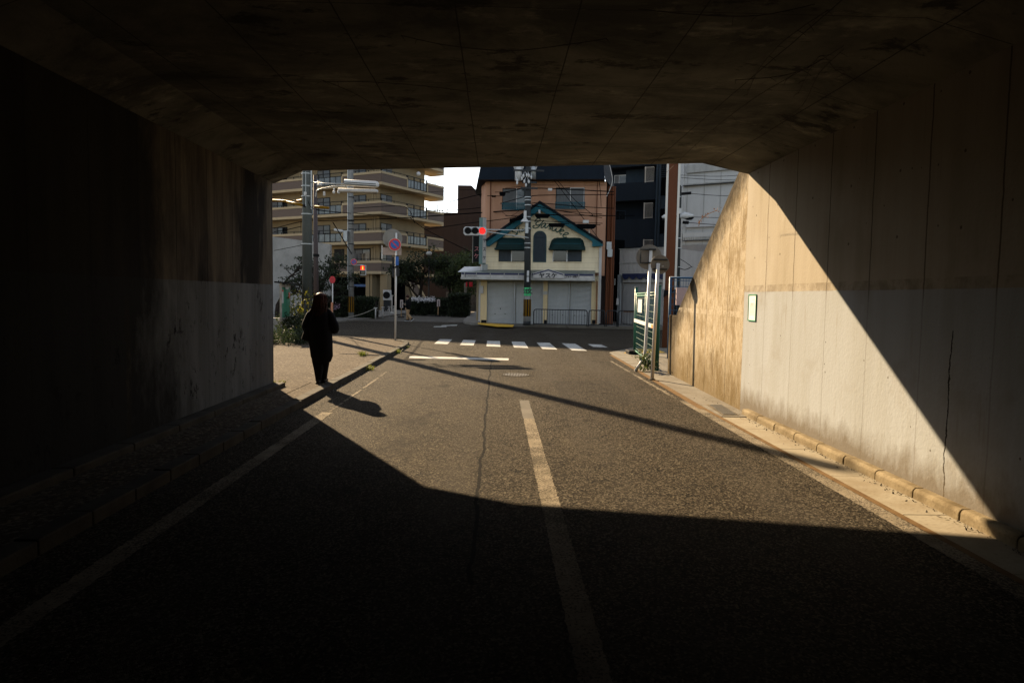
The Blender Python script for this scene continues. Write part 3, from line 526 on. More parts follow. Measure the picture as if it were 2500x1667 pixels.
# brown sign tower
bt = thing('sign_tower', 'tall brown rectangular sign post with white side edges behind the green gate', 'sign', v(1636, 735, 24).to_2d().to_3d())
pc = v(1634.5, 705, 24); TM = Matrix.Translation((pc.x, 24, 0)) @ Matrix.Rotation(-math.atan2(pc.x, 24), 4, 'Z'); hw = .235
MB(TM).prism([(-hw + .076, 2.03), (hw - .076, 2.03), (hw - .056, 8.5), (-hw + .096, 8.5)], 0, .16, 'y').build('panel', 'postbrown', bt)
for s_ in (0, 1):
    x0, x1 = (-hw, -hw + .075) if s_ == 0 else (hw - .075, hw); MB(TM).prism([(x0, 2.06), (x1, 2.06), (x1 + .02, 8.5), (x0 + .02, 8.5)], -.012, .165, 'y').build('edge', 'steelwhite', bt)
MB(TM).prism([(-hw + .03, 0), (hw - .10, 0), (hw - .06, 1.98), (-hw + .05, 1.80)], .03, .14, 'y').build('post', 'postbrown', bt)
MB(TM).prism([(-hw + .03, 1.78), (hw - .05, 2.0), (hw + .02, 2.0), (hw + .02, 2.03), (-hw + .05, 2.03)], -.02, .17, 'y').build('base_plate', 'black', bt)
# ------------------------------------------------------------------ left: sign pole
c0 = g(965, 831, .085); Yl = c0.y
ns = thing('no_parking_sign', 'no-parking sign on a white pole at the pavement corner, big round disc behind', 'sign', c0)
MB().tube([c0, v(967.5, 569, Yl)], .034, 14).build('pole', 'steelwhite', ns, True)
def noparking(c, fa, r, root, yo=.03):
    fa = Vector(fa).normalized(); r_ = MB().disc(c, fa, r, .012, 36).build('sign_disc', 'steelwhite', root)
    MB().disc(c + fa * .010, fa, r * .95, .004, 36).build('red_ring', 'signred', r_)
    MB().disc(c + fa * .012, fa, r * .66, .004, 36).build('blue_face', 'signblue', r_)
    a = Vector((0, 0, 1)); b = a.cross(fa); k = r * .66; d1 = (b * -1 + a).normalized(); d2 = (b + a).normalized() * r * .09
    if d1.dot(xA) > 0: d1, d2 = (b + a).normalized(), (b * -1 + a).normalized() * r * .09
    MB().add([c + fa * .0165 + d1 * k + d2, c + fa * .0165 + d1 * k - d2, c + fa * .0165 - d1 * k - d2, c + fa * .0165 - d1 * k + d2], [(0, 1, 2, 3)]).build('red_bar', 'signred', r_)
noparking(v(964.5, 597.5, Yl) + Vector((0, -.05, 0)), (.1, -1, 0), .222, ns)
c = v(957.8, 582.5, Yl) + Vector((0, .06, 0))
b_ = MB().disc(c, (-.1, 1, .05), .345, .03, 40).build('mirror_back', 'backgrey', ns)
MB().box(c.x - .2, c.x + .2, c.y - .03, c.y - .004, c.z - .14, c.z + .2).build('bracket', 'backgrey', b_)
a = v(932.5, 604, Yl); b = v(979.5, 623, Yl)
MB().box(a.x, b.x, Yl + .04, Yl + .055, b.z, a.z).build('side_plate', paint('pink_grey_plate', (.36, .27, .22), .5, .25), ns)
MB().box(a.x - .02, a.x + .01, Yl + .03, Yl + .06, v(932, 632, Yl).z, v(932, 599, Yl).z).build('edge_strip', 'steelwhite', ns)
m = MB()
for x0, x1, y0, y1 in ((958, 963, 628, 676), (966, 973, 624, 634), (967, 974, 640, 652), (959, 973, 650, 655), (968, 975, 656, 674)):
    a = v(x0, y0, Yl); b = v(x1, y1, Yl); m.box(a.x, b.x, Yl - .06, Yl - .02 , b.z, a.z)
m.build('clamp_box', 'darksteel', ns)
a = v(966.5, 627, Yl); b = v(974, 648, Yl); MB().box(a.x, b.x, Yl - .09, Yl - .065, b.z, a.z).build('sticker', 'signblue', ns)
# ------------------------------------------------------------------ big pole, its yellow guards and the signal seen from behind
pb = g(754, 823, .085); pb = Vector((-7.33, 26.5, .085))
bp = thing('utility_pole', 'thick grey-green steel pole with pale bands left of the walking woman', 'utility pole', pb)
MB().tube([pb, pb + Vector((.03, 0, 11.75))], [.19, .165], 20).build('shaft', 'poledark', bp, True)
for py in (425, 455, 480, 523, 596): p = v(754, py, 26.5); MB().tube([Vector((pb.x, 26.5, p.z - .018)), Vector((pb.x, 26.5, p.z + .018))], .196, 20).build('band', 'steel', bp)
m = MB(); m.tube([(pb.x + .02, 26.30, 5.0), (pb.x + .02, 26.30, 6.3)], .014, 6); m.tube([(pb.x + .2, 26.4, 4.9), (pb.x + .2, 26.4, 6.4)], .03, 8); m.build('conduit', 'steel', bp)
a = v(749.5, 475, 26.5); MB().box(a.x - .045, a.x + .045, 26.22, 26.31, a.z - .06, a.z + .06).build('junction_box', 'whiteplastic', bp)
for p, la in (([v(655, 489, 27.5), v(700, 491.5, 27.2), v(719, 492.5, 27)], 'thick yellow cable guard running from the underpass edge to the grey-green pole'),
              ([v(700, 493, 26.9), v(722, 497.5, 26.7), v(744, 502.5, 26.35)], 'yellow cable guard slanting down to the grey-green pole'),
              ([v(726, 491, 27.0), v(746, 488.5, 26.35)], 'short orange cable guard meeting the grey-green pole'),
              ([v(768, 505, 26.4), v(803, 508, 26.4)], 'short yellow cable guard sticking out right of the grey-green pole')):
    t = thing('cable_guard', la, 'cable guard', p[0], 'yellow cable guards'); MB().tube(p, .05, 12).build('sleeve', 'sleeve', t, True)
    q = p[-1] if len(p) > 2 else p[0].lerp(p[-1], .5); MB().tube([q - (p[-1] - p[0]).normalized() * .06, q + (p[-1] - p[0]).normalized() * .06], .058, 12).build('clip', 'black' if len(p) > 2 else 'sleeve', t)
sg = thing('traffic_signal', 'long grey-white signal housing seen from behind on the grey-green pole', 'traffic signal', v(757, 446, 26.3))
ys_ = 26.0
a, b = v(841, 446, ys_), v(925, 451, ys_)
m = MB(); ax = (b - a).normalized(); ZUP = Vector((0, 0, 1))
prof = []
for k in range(24):
    th = 2 * PI * k / 24; r_ = .10; cx = math.copysign(.0, 1); prof.append((.09 * math.cos(th), .085 * math.sin(th)))
def shell(c0, c1, hw, hh, mb, seg=18, cap=.5):
    d = (c1 - c0).normalized(); side = d.cross(ZUP); pts = []; L = (c1 - c0).length
    for s_, k in ((0, .8), (.02, 1), (L - .12, 1), (L - .05, .9), (L - .01, .65), (L, .35)):
        pts.append([c0 + d * s_ + side * (hw * k * math.copysign(abs(math.cos(2 * PI * i / seg)) ** .6, math.cos(2 * PI * i / seg))) + ZUP * (hh * k * math.copysign(abs(math.sin(2 * PI * i / seg)) ** .6, math.sin(2 * PI * i / seg))) for i in range(seg)])
    vs = [p for r_ in pts for p in r_]; n_ = len(pts)
    mb.add(vs, [(i * seg + k, i * seg + (k + 1) % seg, (i + 1) * seg + (k + 1) % seg, (i + 1) * seg + k) for i in range(n_ - 1) for k in range(seg)] + [tuple(range(seg))[::-1], tuple((n_ - 1) * seg + k for k in range(seg))])
    return mb
shell(a, b, .10, .115, m).build('housing', 'whiteplastic', sg, True)
m = MB()
for t in (.0, .55): m.tube([a + Vector((0, -.106, .0 - t * .12)), b + Vector((-.08, -.106, .0 - t * .12))], .014, 6)
m.build('seam', 'darksteel', sg)
a2, b2 = v(826, 464, ys_), v(922, 466.5, ys_)
m = MB(); shell(a2 + Vector((0, .1, 0)), b2 + Vector((0, .1, 0)), .16, .075, m).build('visor_housing', 'fascia', sg, True)
m = MB(); m.tube([v(757, 445, 26.4), v(800, 448.5, 26.2), v(842, 449, 26.0)], .022, 8); m.tube(smooth_pts([v(771, 482, 26.4), v(772, 470, 26.35), v(778, 463, 26.3), v(800, 458, 26.2), v(822, 454, 26.1), v(845, 454.5, 26.0)]), .022, 8)
m.build('arm', 'steel', sg, True)
m = MB()
for px in (815, 826.5): c = v(px, 469, 26.05); m.ball(c, .055, 8, (1, 1, 1.3)); m.tube([c + Vector((0, 0, .06)), v(px + 1, 460, 26.05)], .03, 6)
m.build('floodlamp', 'whiteplastic', sg, True)
m = MB(); c = v(780, 451.5, 26.2); m.ball(c, .07, 10, (1.5, 1, .6)); c = v(778, 442.5, 26.3); m.ball(c, .05, 8, (1.3, 1, .5)); m.build('sensor', 'whiteplastic', sg, True)
c = v(791.8, 473, 26.2); MB().box(c.x - .035, c.x + .035, 26.15, 26.22, c.z - .08, c.z + .08).build('hanging_plate', 'fascia', sg)
# thin dark pole
q = Vector((v(772.5, 600, 30).x, 30, .085)); dp = thing('utility_pole', 'thin rusty dark pole just right of the thick grey-green one', 'utility pole', q)
MB().tube([q, Vector((v(769, 428, 30).x, 30, v(769, 428, 30).z))], [.13, .075], 12).build('shaft', 'polebrown', dp, True)
MB().tube([Vector((q.x - .01, 30, 3.3)), Vector((q.x - .01, 30, 3.42))], .135, 12).build('band', 'black', dp)
# ------------------------------------------------------------------ notice board on the left pavement
A, B = Vector((-7.55, 24.0, .085)), Vector((-7.95, 26.3, .085)); D = (B - A).normalized(); nr = Vector((D.y, -D.x, 0)); nr = nr if nr.x > 0 else -nr
nb = thing('notice_board', 'green notice board on grey posts at the left edge of the sunlit pavement', 'notice board', A)
for P0 in (A, B): MB().tube([P0, P0 + Vector((0, 0, 2.02))], .04, 8).build('post', 'woodgrey', nb)
m = MB(); q = [A + nr * .02, B + nr * .02, B - nr * .04, A - nr * .04]; m.prism([p[:2] for p in q], .84, 1.92); m.build('board', 'boardgreen', nb)
m = MB()
for z0, z1 in ((.74, .838), (1.922, 2.0)): m.prism([p[:2] for p in (A + nr * .05, B + nr * .05, B - nr * .06, A - nr * .06)], z0, z1)
m.build('frame', 'woodgrey', nb)
m = MB(); q0, q1 = A - D * .12, B + D * .12; m.add([q0 - nr * .2 + Vector((0, 0, 1.98)), q1 - nr * .2 + Vector((0, 0, 1.98)), q1 + nr * .28 + Vector((0, 0, 1.96)), q0 + nr * .28 + Vector((0, 0, 1.96)), q0 - nr * .2 + Vector((0, 0, 2.03)), q1 - nr * .2 + Vector((0, 0, 2.03)), q1 + nr * .28 + Vector((0, 0, 2.0)), q0 + nr * .28 + Vector((0, 0, 2.0))], [(0, 3, 2, 1), (4, 5, 6, 7), (0, 1, 5, 4), (1, 2, 6, 5), (2, 3, 7, 6), (3, 0, 4, 7)])
m.build('roof', 'black', nb)
def onboard(t0, t1, z0, z1, mat, name, lab, cat, off=.024):
    a = A.lerp(B, t0) + nr * off; b = A.lerp(B, t1) + nr * off
    return tag(MB().prism([p[:2] for p in (a, b, b + nr * .004, a + nr * .004)], z0, z1).build(name, mat), lab, cat)
onboard(.02, .20, 1.36, 1.82, 'paper', 'poster', 'long white poster with a red heading on the green notice board', 'poster'); onboard(.02, .20, 1.76, 1.82, 'redink', 'poster_heading', 'red heading strip above the long white poster', 'poster', .03)
onboard(.80, .96, 1.52, 1.74, 'redink', 'poster', 'small red poster at the far edge of the green notice board', 'poster')
onboard(.34, .70, 1.85, 1.93, 'paper', 'board_title', 'small pale title plate on top of the green notice board', 'plate', .055)
# ------------------------------------------------------------------ plants round the board
def plant(name, lab, cat, mat, cl, n, size, spread, seed, stems=None, group=None, core=None):
    rnd = random.Random(seed); base = min((c for c in cl), key=lambda c: c.z); t = thing(name, lab, cat, (base.x, base.y, .085), group)
    m = MB(); leaves(m, cl, n, size, spread, rnd); m.build('foliage', mat, t)
    if stems:
        m = MB()
        for s_ in stems: m.tube(s_[0], s_[1], 5)
        m.build('stem', 'bark', t)
    return t
rnd = random.Random(21)
cl = [Vector((-7.35 + rnd.uniform(-.35, .38), 25.6 + rnd.uniform(-.3, .5), rnd.uniform(.75, 1.85))) for _ in range(60)]
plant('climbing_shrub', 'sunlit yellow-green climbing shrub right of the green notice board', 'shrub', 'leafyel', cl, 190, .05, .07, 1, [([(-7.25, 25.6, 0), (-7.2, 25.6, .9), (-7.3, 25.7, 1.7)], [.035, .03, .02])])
cl = [Vector((-7.7 + rnd.uniform(-.6, .65), 26.6 + rnd.uniform(-.3, .5), rnd.uniform(.3, 1.5))) for _ in range(60)]
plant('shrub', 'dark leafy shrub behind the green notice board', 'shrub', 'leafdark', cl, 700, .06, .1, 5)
cl = [Vector((-6.9 + rnd.uniform(-.8, .9), 22.6 + rnd.uniform(-1.3, 1.5), rnd.uniform(.06, .52) * (1 - .3 * abs(rnd.uniform(-1, 1))))) for _ in range(150)]
plant('shrub', 'low dark shrub spreading at the foot of the green notice board', 'shrub', 'leafdark', cl, 3200, .05, .10, 2)
cl = [Vector((-7.3 + rnd.uniform(-.5, .6), 24.4 + rnd.uniform(-.5, .9), rnd.uniform(.3, .9))) for _ in range(70)]
plant('shrub', 'upright dark shrub under the green board', 'shrub', 'leafdark', cl, 1300, .05, .09, 7)
cl = [Vector((-6.45 + rnd.uniform(-.35, .35), 24.2 + rnd.uniform(-.6, .8), rnd.uniform(.1, .62))) for _ in range(40)]
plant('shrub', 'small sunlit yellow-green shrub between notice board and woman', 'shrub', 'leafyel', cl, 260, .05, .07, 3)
q = Vector((-7.05, 25.2, .085)); pp = thing('fence_post', 'thin dark green post among the yellow-green leaves', 'post', q)
MB().tube([q, q + Vector((0, 0, 1.35))], .04, 8).build('shaft', 'darksteel', pp, True); MB().ball(q + Vector((0, 0, 1.36)), .045, 8).build('cap', 'darksteel', pp, True)
lw_ = MB(); lw_.box(-11.4, -7.15, 27.3, 27.6, .0, .72); lw_.build('x', 'greywall'); bpy.data.objects['x'].name = 'low_wall'; tag(bpy.data.objects['low_wall'], 'low pale wall glimpsed between the leaves and the woman', 'wall')
# weeds by the kerb
def weed(p, n, h, seed, lab):
    rnd = random.Random(seed); m = MB()
    for _ in range(n):
        a = Vector(p) + Vector((rnd.gauss(0, .05), rnd.gauss(0, .12), 0)); d = Vector((rnd.gauss(0, .05), rnd.gauss(0, .05), h * rnd.uniform(.5, 1.2))); s = Vector((rnd.uniform(-1, 1), rnd.uniform(-1, 1), 0)).normalized() * .008
        m.add([a - s, a + s, a + d * .6 + s * .8, a + d + Vector((rnd.gauss(0, .03), 0, 0)), a + d * .6 - s * .8], [(0, 1, 2, 3, 4)])
    tag(m.build('weed_foliage', 'leafgrass'), lab, 'weeds', kind='thing')
weed(g(885, 868, .085), 110, .12, 1, 'bright green weed tuft growing behind the left kerb')
weed((-2.93, 15.6, .0), 80, .11, 2, 'green weeds sprouting from the shaded kerb face nearer the woman')
weed((-2.96, 20.2, .0), 120, .12, 3, 'green weeds on the kerb face below the no-parking pole')
weed((-2.98, 22.3, .0), 60, .08, 4, 'small weeds near the rounded kerb end')
weed((-3.95, 12.5, .06), 40, .08, 5, 'tiny weeds at the corner of the dark left wall')
# ------------------------------------------------------------------ apartment block with wrap-round balconies
C0 = Vector((-11.7, 69, 0)); th = R(30)
PL = Plane(C0, C0 + Vector((-math.cos(th), math.sin(th), 0)))       # left face, u runs to the left
PR = Plane(C0, C0 + Vector((math.sin(th), math.cos(th), 0)))        # right face, u runs back to the right
PL.i = Vector((math.sin(th), math.cos(th), 0)); PR.i = Vector((-math.cos(th), math.sin(th), 0))
for P_ in (PL, PR): P_.M = Matrix(((P_.d.x, P_.i.x, 0, P_.o.x), (P_.d.y, P_.i.y, 0, P_.o.y), (0, 0, 1, 0), (0, 0, 0, 1)))
ab = thing('apartment_block', 'tan apartment block with brown tiled balconies stepping round its corner', 'apartment block', C0)
UL, UR = 33.0, 10.9
tops = [5.08, 8.10, 11.02, 13.94, 16.86, 19.78, 22.7, 25.6, 28.5, 31.4]

# walls: body set back behind the balconies
inL = lambda u, d: C0 + PL.d * u + PL.i * d
body = [C0 + PL.i * 1.45 + PR.i * 1.45 + PL.d * 0, C0 + PL.d * UL + PL.i * 1.45, C0 + PL.d * UL + PL.i * 14, C0 + PR.d * 14 + PR.i * 1.45]
c_in = C0 + PL.i * 1.45 + PR.i * 1.45
MB().prism([c_in[:2], (C0 + PL.d * UL + PL.i * 1.45)[:2], (C0 + PL.d * UL + PL.i * 9.2)[:2], (C0 + PR.d * 9.2 + PR.i * 1.45)[:2]], 3.5, 33.5).build('wall', 'tanwall', ab)
d2 = c_in + PL.i * 2.6 + PR.i * 2.6
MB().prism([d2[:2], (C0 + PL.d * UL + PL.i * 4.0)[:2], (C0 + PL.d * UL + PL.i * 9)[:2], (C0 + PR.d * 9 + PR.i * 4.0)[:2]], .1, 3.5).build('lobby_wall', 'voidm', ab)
MB().prism([(C0 + PL.d * -.0 + PL.i * .3 + PR.i * .3)[:2], (C0 + PL.d * UL + PL.i * .3)[:2], (C0 + PL.d * UL + PL.i * 9.3)[:2], (C0 + PR.d * 9.3 + PR.i * .3)[:2]], 33.5, 34.1).build('roof', 'tanlight', ab)
gaps_L = [(5.2, 10.2), (16.3, 21.0), (26, 31)]; gaps_R = [(4.2, 7.75)]
for k, zt in enumerate(tops):
    zb = zt - 1.33; vis = zt < 18
    # floor slab with bottom band, on both faces
    m = MB(PL.M).box(-.0, UL, 0, 1.6, zb, zb + .27); m.M = PR.M; m.box(.001, UR, 0.001, 1.6, zb + .001, zb + .271)
    sl = m.build('balcony_floor', 'tanlight', ab)
    segL = [(0, 5.2), (10.2, 16.0), (21.0, 26), (31, UL)]; segR = [(0, 4.2), (7.75, UR)]
    if k == 0: segL, segR = [(0, 16.0)], [(0, 4.05)]
    for P_, segs in ((PL, segL), (PR, segR)):
        for a, b in segs:
            pr_ = MB(P_.M).box(a + (.0 if a else .0), b, .02, .17, zb + .27, zt - .22).build('parapet', 'btile', ab)
            MB(P_.M).box(a, b, -.02, .22, zt - .22, zt).build('cap', 'tanlight', pr_)
            if vis:
                m = MB(P_.M); m.box(a, b, .07, .11, zt + .18, zt + .23); n_ = max(2, int((b - a) / 1.7))
                for i in range(n_ + 1): u = a + .05 + (b - a - .1) * i / n_; m.box(u - .03, u + .03, .06, .12, zt, zt + .18)
                m.build('handrail', 'frameblack', pr_)
            m = MB(P_.M)
            for u in (a, b):
                if 0 < u < UR - .1 or u > 11: m.box(u - .09, u + .09, -.012, .2, zb + .27, zt - .22)
            if m.v: m.build('jamb', 'tanlight', pr_)
    if k and vis:
        for P_, gp in ((PL, gaps_L[:2]), (PR, gaps_R)):
            for a, b in gp:
                m = MB(P_.M); m.box(a, b, .04, .1, zt + .16, zt + .23).box(a, b, .04, .1, zt - .20, zt - .14).box(a, b, .04, .1, zb + .30, zb + .37); n_ = 3
                for i in range(n_ + 1): u = a + .12 + (b - a - .24) * i / n_; m.box(u - .05, u + .05, .03, .11, zb + .27, zt + .2)
                for i in range(n_): u = a + .12 + (b - a - .24) * (i + .5) / n_; m.box(u - .025, u + .025, .045, .095, zb + .3, zt - .15)
                bl = m.build('balustrade', 'frameblack', ab)
                MB(P_.M).box(a + .1, b - .1, .065, .075, zb + .34, zt - .18).build('glass', 'pane', bl)
    if vis:                                # windows above the parapet line
        for P_, spots in ((PL, ((3.2, 5.0), (8.2, 10.0), (14.6, 17.4))), (PR, ((1.6, 3.4),))):
            for a, b in spots:
                z0, z1 = zb + .45, zt + .95
                f_ = MB(P_.M).box(a, b, 1.40, 1.46, z0, z1).build('window', 'frameblack', ab)
                MB(P_.M).box(a + .06, (a + b) / 2 - .04, 1.385, 1.40, z0, z1 - .08).build('pane', 'panedark', f_)
                MB(P_.M).box((a + b) / 2 + .1, b - .06, 1.385, 1.40, z0, z1 - .08).build('pane', 'curtain', f_)
        m = MB(PL.M)
        for u in (2.0, 2.35, 12.2, 12.6): m.box(u - .04, u + .04, 1.38, 1.46, zb + .3, zb + 2.9)
        m.build('downpipe', 'tanlight', ab)
# left pilaster
MB(PL.M).box(15.95, 16.3, -.1, .5, 4.4, 33).build('pilaster', 'tanlight', ab)
# stepped-back bits at the right end
m = MB(PR.M)
for zt in tops[1:5]: m.box(10.95, 13.2, 1.6, 3.5, zt - 1.2, zt + .1)
m.build('rear_balcony', 'tanlight', ab)
# ground floor windows behind the first parapet, entrance, piers
for a, b in ((2.6, 5.8), (6.2, 7.6)):
    f_ = MB(PL.M).box(a, b, 1.40, 1.46, 4.3, 6.45).build('window', 'frameblack', ab)
    for i in range(3):
        if b - a > 2: MB(PL.M).box(a + .1 + i * 1.0, a + 1.0 + i * 1.0, 1.385, 1.40, 4.4, 6.3).build('pane', 'curtain' if i else 'pane', f_)
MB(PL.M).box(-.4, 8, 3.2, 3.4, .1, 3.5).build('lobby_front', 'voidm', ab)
m = MB(PL.M)
for u in (-.3, 1.6): m.box(u, u + .85, .5, 1.2, .1, 3.75)
m.build('pier', 'tanwall', ab); MB(PL.M).box(3.0, 6.3, 3.0, 3.18, 2.5, 2.75).build('lintel', 'signblue', ab)
MB(PR.M).box(.4, 9.2, 1.9, 2.1, .1, 3.75).build('wall', 'tanwall', ab)
# stair parapet going down on the right face
z1 = 5.08; zb = 3.75; u0 = 4.05; uE = PR.f(1030, 724)[0]
st = MB(PR.M); st.prism([(u0, zb + .27), (u0, z1 - .22), (uE + 1.6, .2), (uE - .2, .0)], .02, .17, 'y').build('stair_parapet', 'btile', ab)
MB(PR.M).prism([(u0, z1 - .22), (u0, z1), (uE + 2.1, .1), (uE + 1.6, .1)], -.02, .22, 'y').build('stair_cap', 'tanlight', ab)
MB(PR.M).prism([(u0, zb), (u0, zb + .27), (uE - .2, .1), (uE - .9, .1)], -.02, .22, 'y').build('stair_stringer', 'tanlight', ab)
MB(PR.M).tube([(0, .1, z1 + .2), (u0, .1, z1 + .2), (uE + 2.0, .1, .5)], .035, 6).build('handrail', 'frameblack', ab)
c = v(1021.5, 424.6, 72); MB().ball(c, .22, 12).build('globe_lamp', 'whiteplastic', ab, True)
a = v(935, 708, 66); b = v(954, 733, 66)
ac = thing('air_conditioner', 'white air conditioner unit by the apartment entrance wall', 'air conditioner', (a.x, 66, b.z))
MB().box(a.x, b.x, 66, 66.45, b.z, a.z).build('case', 'whiteplastic', ac, bevel=.03); MB().disc(((a.x + b.x) / 2 - .03, 65.995, (a.z + b.z) / 2), (0, -1, 0), .34, .02, 24).build('fan_grille', 'black', ac)
MB().box(a.x + .05, b.x - .05, 66.05, 66.4, .1, b.z).build('stand', 'darksteel', ac)
# dark brown building and the far bits between the blocks
db = thing('brown_building', 'dark brown windowless building against the white sky', 'building', (-3, 92, 0))
a = v(1030, 516, 92).x; b = v(1117, 516, 92).x; c = v(1200, 516, 92).x
MB().box(a, b, 92, 104, 0, v(1090, 519, 92).z).build('wall', 'brownbldg', db)
zt = v(1150, 453, 92).z; x2 = v(1151, 453, 92).x; x3 = v(1166, 468, 92).x
MB().prism([(b, 0), (c + 4, 0), (c + 4, v(1166, 468, 92).z - 2), (x3, v(1166, 468, 92).z), (x2, zt), (b, zt)], 92, 104, 'y').build('wall', 'brownbldg', db)
m = MB()
for px, h in ((1066, 1.2), (1072, .5), (1080, .4), (1090, .7)): p = v(px, 519, 92); m.tube([(p.x, 93, p.z - .3), (p.x, 93, p.z + h)], .06, 5)
m.build('roof_rail', 'darksteel', db)
# pale garden wall on the left; unseen end lengthened and raised to block low sky
b = v(806, 600, 52); zr = v(806, 596, 52).z
tag(MB().prism([(-75, 0), (b.x, 0), (b.x, zr), (-27, zr + 1.6), (-30, 9.5), (-75, 9.5)], 52, 52.5, 'y').build('boundary_wall', 'greywall'), 'tall pale concrete wall behind the pruned trees', 'wall')
# ------------------------------------------------------------------ trees
def branch(mb, p, d, L, r, depth, rnd, tips, bend=.35, kids=3):
    pts = [p]; n_ = 5; q = p.copy(); dd = d.normalized()
    for i in range(n_):
        dd = (dd + Vector((rnd.gauss(0, bend), rnd.gauss(0, bend), rnd.gauss(.06, bend * .5))) * .5).normalized(); q = q + dd * (L / n_); pts.append(q.copy())
    mb.tube(pts, [r * (1 - .55 * i / n_) for i in range(n_ + 1)], 6 if r > .04 else 4)
    if depth == 0: tips.append(q); tips.append(pts[-2]); return
    for k in range(kids):
        i = rnd.randint(2, n_); a = rnd.uniform(0, 2 * PI); nd = (dd * .55 + Vector((math.cos(a), math.sin(a), rnd.uniform(-.1, .7)))).normalized()
        branch(mb, pts[i], nd, L * rnd.uniform(.5, .75), r * .5, depth - 1, rnd, tips, bend, kids)
    tips.append(q)
def tree(name, lab, p, hgt, r, seed, leafmat, nl, size, spread, depth=3, kids=3, bend=.4, lean=(0, 0), group='trees round the crossing', flat=.6):
    rnd = random.Random(seed); t = thing(name, lab, 'tree', p, group); tips = []; m = MB()
    branch(m, Vector(p), Vector((lean[0], lean[1], 1)), hgt * .5, r, depth, rnd, tips, bend, kids); m.build('trunk', 'bark', t, True)
    c = MB(); leaves(c, tips, nl, size, spread, rnd, flat); c.build('crown', leafmat, t); return t
tree('pruned_tree', 'gnarled pruned tree with bare crooked limbs against the pale wall, nearest the underpass', (-13.4, 42, .1), 4.6, .17, 4, 'leafdark', 300, .075, .10, 3, 3, .62, (-.15, 0))
tree('pruned_tree', 'gnarled pruned tree between the pale wall and the rusty dark pole', (-12.3, 43, .1), 4.4, .15, 9, 'leafdark', 280, .075, .10, 3, 3, .6, (.25, 0))
tree('pruned_tree', 'dense dark tree left of the striped concrete pole', (-11.2, 46, .1), 4.6, .18, 5, 'leafdark', 2200, .1, .24, 3, 4, .35, (.0, 0))
tree('pruned_tree', 'dark tree just right of the rusty dark pole', (-12.1, 45, .1), 4.5, .16, 16, 'leafdark', 500, .09, .15, 3, 3, .5, (-.12, 0))
tree('garden_tree', 'dark cloud-pruned tree at the foot of the apartment stairs', (-6.7, 60, .1), 6.4, .22, 7, 'leafdark', 2600, .14, .26, 3, 4, .5)
tree('garden_tree', 'dark broad tree between the apartments and the brown building', (-4.6, 63, .1), 7.4, .25, 8, 'leafdark', 4200, .15, .36, 3, 4, .45)
tree('garden_tree', 'dark tree nearest the shop with a few sunlit leaves', (-3.2, 61, .1), 6.2, .2, 13, 'leafmid', 3200, .13, .34, 3, 4, .45)
c = v(1047.5, 619, 60); lp = thing('globe_lamp', 'round pale garden lamp above the cloud-pruned tree', 'lamp', (c.x, 60, .1))
MB().ball(c, .22, 12, (1.2, 1.2, .9)).build('globe', 'palegrime', lp, True); MB().tube([(c.x, 60, .1), (c.x, 60, c.z - .15)], .06, 8).build('post', 'darksteel', lp)
def hedge(lab, x0, x1, y0, y1, z1, n, seed, mat='leafdark', lo=.1):
    rnd = random.Random(seed); t = thing('hedge', lab, 'hedge', ((x0 + x1) / 2, y0, .1)); m = MB()
    for _ in range(n):
        p = Vector((rnd.uniform(x0, x1), rnd.uniform(y0, y1), lo + (z1 - lo) * rnd.random())); k = rnd.random()
        if k < .45: p.y = y0 + rnd.gauss(0, .06)
        elif k < .8: p.z = z1 + rnd.gauss(0, .07)
        leaf(m, p, rnd.uniform(.07, .12), rnd)
    m.build('foliage', mat, t); MB().box(x0 + .08, x1 - .08, y0 + .08, y1 - .08, lo, z1 - .08).build('inner_twigs', 'bark', t); return t
hedge('dark clipped hedge behind the striped concrete pole', -12.4, -8.4, 47.0, 49.0, 1.38, 6000, 1)
hedge('dark clipped hedge with white blossom on top, right of the far pedestrian', -7.3, -3.9, 56.0, 58.0, 1.35, 5200, 2)
hedge('taller dark hedge beside the shop corner', -3.9, -2.2, 54.0, 57.0, 1.75, 4200, 3, 'leafdark')
rnd = random.Random(4); m = MB()
for _ in range(420):
    p = v(rnd.uniform(1005, 1062), rnd.gauss(731.5, 3), 55.8); leaf(m, p + Vector((0, rnd.uniform(-.1, .3), 0)), .075, rnd)
tag(m.build('white_blossom', 'flower'), 'spray of small white flowers spilling over the dark hedge', 'flowers')
rnd = random.Random(14); m = MB()
for _ in range(40):
    p = v(rnd.uniform(816, 830), rnd.gauss(748, 5), 46.5); leaf(m, p, .06, rnd)
tag(m.build('pink_blossom', paint('pink_petal', (.40, .27, .36), .7, .1)), 'few pinkish flowers at the left end of the dark hedge', 'flowers')
# ------------------------------------------------------------------ concrete pole with yellow stripes, its small signs
q = g(857.5, 777, .10); Yc = q.y; kp = thing('utility_pole', 'pale concrete pole with yellow and black stripes left of the pedestrian signal', 'utility pole', q)
MB().tube([q, Vector((v(856, 400, Yc).x, Yc, 13))], [.19, .155], 18).build('shaft', 'polegrey', kp, True)
def stripes(q, r, z0, z1, root, n_=9):
    o_ = MB().tube([(q.x, q.y, z0), (q.x, q.y, z1)], r, 24).build('stripe_band', 'black', root, True)
    m = MB()
    for k in range(n_):
        a0, a1 = 2 * PI * k / n_, 2 * PI * (k + .5) / n_; rr = r + .006
        for a, b in ((a0, (a0 + a1) / 2), ((a0 + a1) / 2, a1)): m.add([(q.x + rr * math.cos(a), q.y + rr * math.sin(a), z0), (q.x + rr * math.cos(b), q.y + rr * math.sin(b), z0), (q.x + rr * math.cos(b), q.y + rr * math.sin(b), z1), (q.x + rr * math.cos(a), q.y + rr * math.sin(a), z1)], [(0, 1, 2, 3)])
    m.build('stripes', 'sleeve', o_)
stripes(q, .195, v(857, 762, Yc).z, v(857, 724, Yc).z, kp)
